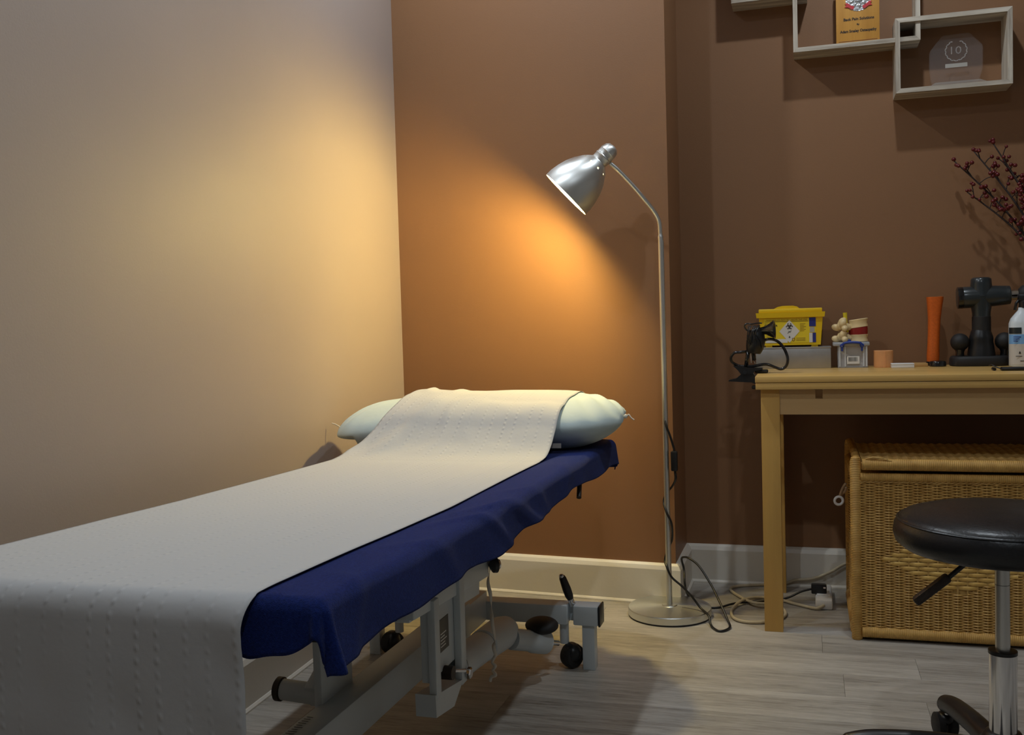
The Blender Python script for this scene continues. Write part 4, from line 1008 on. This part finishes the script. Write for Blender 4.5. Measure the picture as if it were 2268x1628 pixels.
# ================================================================== stool
SX, SY = .333, 1.96
stl = thing('stool', (SX, SY, 0), 'round black vinyl wheeled stool on a chrome column', 'stool')
seat = MB().lathe([(.456, .10), (.458, .150), (.463, .168), (.474, .181), (.489, .1855), (.506, .183), (.5135, .1775), (.5155, .1765), (.518, .1750), (.524, .165), (.531, .140), (.536, .09), (.5375, .03), (.5378, .0)], (SX, SY, 0), (0, 0, 1), 72, caps=False).build('seat', M_vinyl, stl, 50)
MB().lathe([(.5135, .1782), (.5150, .1795), (.5165, .1782), (.5175, .1760)], (SX, SY, 0), (0, 0, 1), 72, caps=False).build('piping', M_vinyl, seat, 60)
MB().lathe([(.446, .02), (.450, .11), (.458, .11)], (SX, SY, 0), (0, 0, 1), 40).build('seat_pan', M_black, stl, 40)
MB().cyl((SX, SY, .24), (SX, SY, .452), .0125, 28).build('gas_piston', M_alu, stl, 40)
MB().lathe([(0, .0128), (.0008, .0128)], (SX, SY, .397), (0, 0, 1), 28).build('piston_seam', M_black, stl)
slv = MB().cyl((SX, SY, .09), (SX, SY, .272), .0238, 40, .0008).build('column_sleeve', M_chrome, stl, 40)
MB().lathe([(0, .0246), (.006, .0246), (.007, .022), (.007, .013)], (SX, SY, .270), (0, 0, 1), 36).build('sleeve_collar', M_black, slv, 30)
lv = MB().tube([(SX - .02, SY, .448), (.278, SY - .003, .440), (.243, SY - .005, .4075)], .0045, 10).build('height_lever', M_black, stl, 60)
d = (V((.186, SY - .006, .360)) - V((.243, SY - .005, .409))).normalized(); q0 = V((.243, SY - .005, .409))
mt = Matrix((d, V((0, 1, 0)), d.cross(V((0, 1, 0))))).transposed().to_4x4(); mt.translation = q0
MB().box((0, -.010, -.0085), (.078, .010, .0085), .005, mt).build('lever_paddle', M_brownrub, lv, 40)
hub = MB().lathe([(.055, .03), (.06, .042), (.11, .040), (.125, .030), (.127, .0242)], (SX, SY, 0), (0, 0, 1), 32).build('base_hub', M_black, stl, 40)
for k in range(5):
    a = math.radians(104 + 72 * k)
    u = V((math.cos(a), math.sin(a), 0)); e = V((SX, SY, 0)) + u * .265
    arm = MB().tube(catmull([V((SX, SY, .085)) + u * .02, V((SX, SY, .088)) + u * .12, V((SX, SY, .082)) + u * .22, e + V((0, 0, .072))], 5), lambda t: .023 - .004 * t, 14).build('base_arm', M_black, stl, 60)
    MB().ell(e + V((0, 0, .072)), (.0195, .0195, .019)).build('arm_end', M_black, arm, 180)
    MB().cyl(e + V((0, 0, .04)), e + V((0, 0, .065)), .006, 10).build('castor_stem', M_chrome, arm, 40)
    sd = V((-u.y, u.x, 0))
    for s in (-1, 1): MB().lathe([(0, .020), (.003, .025), (.015, .025), (.018, .020)], e + sd * (s * .004) + V((0, 0, .0255)) + u * .01, sd * s, 22).build('castor', M_rubber, arm, 40)
    MB().ell(e + V((0, 0, .040)) + u * .008, (.022, .018, .014), (0, 0, a)).build('castor_hood', M_black, arm, 180)

# ================================================================== wall box frames with awards
def box_frame(x0, x1, z0, z1, label, dep=.098):
    t = thing('wall_box_frame', ((x0 + x1) / 2, WY, z0), label, 'wall shelf', 'limed wood box frames on the brown wall')
    y0, y1, th = WY - dep, WY, .0135
    def mitre(a, b, c, d, m):
        """board from outer corner points a,b with inner corners c,d (x,z)"""
        MB().prism([(p[0], y0, p[1]) for p in (a, b, c, d)], (0, y1 - y0, 0)).build('board', m, t)
    g = .0002
    mitre((x0, z0), (x1, z0), (x1 - th, z0 + th), (x0 + th, z0 + th), M_limex); mitre((x0, z1), (x0 + th, z1 - th), (x1 - th, z1 - th), (x1, z1), M_limex)
    mitre((x0, z0 + g), (x0 + th, z0 + th + g), (x0 + th, z1 - th - g), (x0, z1 - g), M_limez); mitre((x1, z0 + g), (x1, z1 - g), (x1 - th, z1 - th - g), (x1 - th, z0 + th + g), M_limez)
    return t
box_frame(-.029, .342, 1.7175, 2.02, 'larger limed wood box frame holding the bamboo plaque')
box_frame(.270, .5945, 1.5615, 1.787, 'smaller limed wood box frame holding the glass award', .104)
box_frame(-.2175, .015, 1.893, 2.12, 'limed wood box frame mounted highest, next to the wall corner', .092)
# bamboo plaque
pz = 1.7175 + .0135; PYf = WY - .058
pq = thing('award_plaque', (.165, PYf + .01, pz), 'upright bamboo award plaque with silver seal and black lettering', 'award plaque')
MB().box((.101, PYf, pz), (.229, PYf + .018, pz + .20), .0015).build('plate', M_plaque, pq, 40)
X_, Z_ = (1, 0, 0), (0, 0, 1); yq = PYf - .0006
text('plaque_lettering', 'Back Pain Solutions', M_ink, pq, (.168, yq, pz + .0765), X_, Z_, .0085, width=.090, bold=.032, align='CENTER')
text('plaque_lettering', 'By', M_ink, pq, (.166, yq, pz + .0610), X_, Z_, .005, width=.008, bold=.032, align='CENTER')
text('plaque_lettering', 'Adam Smaley Osteopathy', M_ink, pq, (.166, yq, pz + .0400), X_, Z_, .0085, width=.108, bold=.032, align='CENTER')
MB().box((.108, yq, pz + .0125), (.222, yq + .0006, pz + .0140)).build('plaque_line', M_inkred, pq)
mc = V((.167, PYf - .001, pz + .141))
med = MB(); n = 56; pts = [mc + V((math.cos(2 * PI * k / n), 0, math.sin(2 * PI * k / n))) * (.0385 if k % 2 else .0365) for k in range(n)]
md_ = med.prism(pts, (0, .001, 0)).build('silver_seal', M_silver, pq)
m_ = MB()
for k in range(9): m_.ell(mc + V((.021 * math.cos(k * .7), -.001, .021 * math.sin(k * .7))), (.008, .0012, .004), (0, -k * .7, 0), seg=8, ring=5)
m_.ell(mc + V((0, -.001, 0)), (.012, .0015, .012)); m_.build('seal_relief', M_silver, md_, 180)
for s in (-1, 1):
    MB().prism([mc + V((s * a, -.0022, b)) for a, b in ((.012, -.022), (.020, -.020), (.032, -.010), (.040, -.012), (.035, -.017), (.041, -.023), (.030, -.024), (.020, -.031), (.014, -.031))], (0, .0015, 0)).build('ribbon', M_ribbon, md_)
# glass award
gz0 = 1.5615 + .0135; GY = WY - .060
ga = thing('glass_award', (.445, GY, gz0), 'clear octagonal glass award with an etched laurel and numeral', 'glass award')
oc = [(.376, .014), (.370, .060), (.371, .112), (.408, .158), (.484, .160), (.522, .118), (.521, .050), (.510, .014)]
gbm = MB().prism([(x, GY, gz0 + z) for x, z in oc], (0, .016, 0))
bm = bmesh.new(); vv = [bm.verts.new(q) for q in gbm.v]; [bm.faces.new([vv[i] for i in f]) for f in gbm.f]; bmesh.ops.recalc_face_normals(bm, faces=bm.faces)
bmesh.ops.bevel(bm, geom=bm.edges[:], offset=.004, segments=1, affect='EDGES'); bm.verts.index_update()
g2 = MB().add([q.co.copy() for q in bm.verts], [[q.index for q in f.verts] for f in bm.faces]); bm.free(); gl = g2.build('glass_plate', M_glass, ga)
MB().prism([(.364, GY - .022, gz0), (.538, GY - .022, gz0), (.512, GY - .006, gz0 + .016), (.386, GY - .006, gz0 + .016)], (0, .044, 0)).build('glass_base', M_glassb, ga)
ye = GY - .0012; lc = (.446, gz0 + .108)
text('etched_numeral', '10', M_etch, gl, (lc[0], ye, lc[1] - .010), X_, Z_, .024, width=.030, align='CENTER')
lr = MB()
for k in range(26):
    a = PI / 2 + .45 + k * (2 * PI - .9) / 25; r = .030
    lr.ell((lc[0] + r * math.cos(a), ye, lc[1] + r * math.sin(a)), (.0042, .0005, .0018), (0, -(a + PI / 2 + (.5 if k % 2 else -.5)), 0), seg=6, ring=4)
lr.build('etched_laurel', M_etch, gl, 180)
MB().box((.415, ye - .0004, gz0 + .058), (.477, ye, gz0 + .070)).build('etched_bar', mat('etched_bar', (.42, .39, .35), .6), gl)
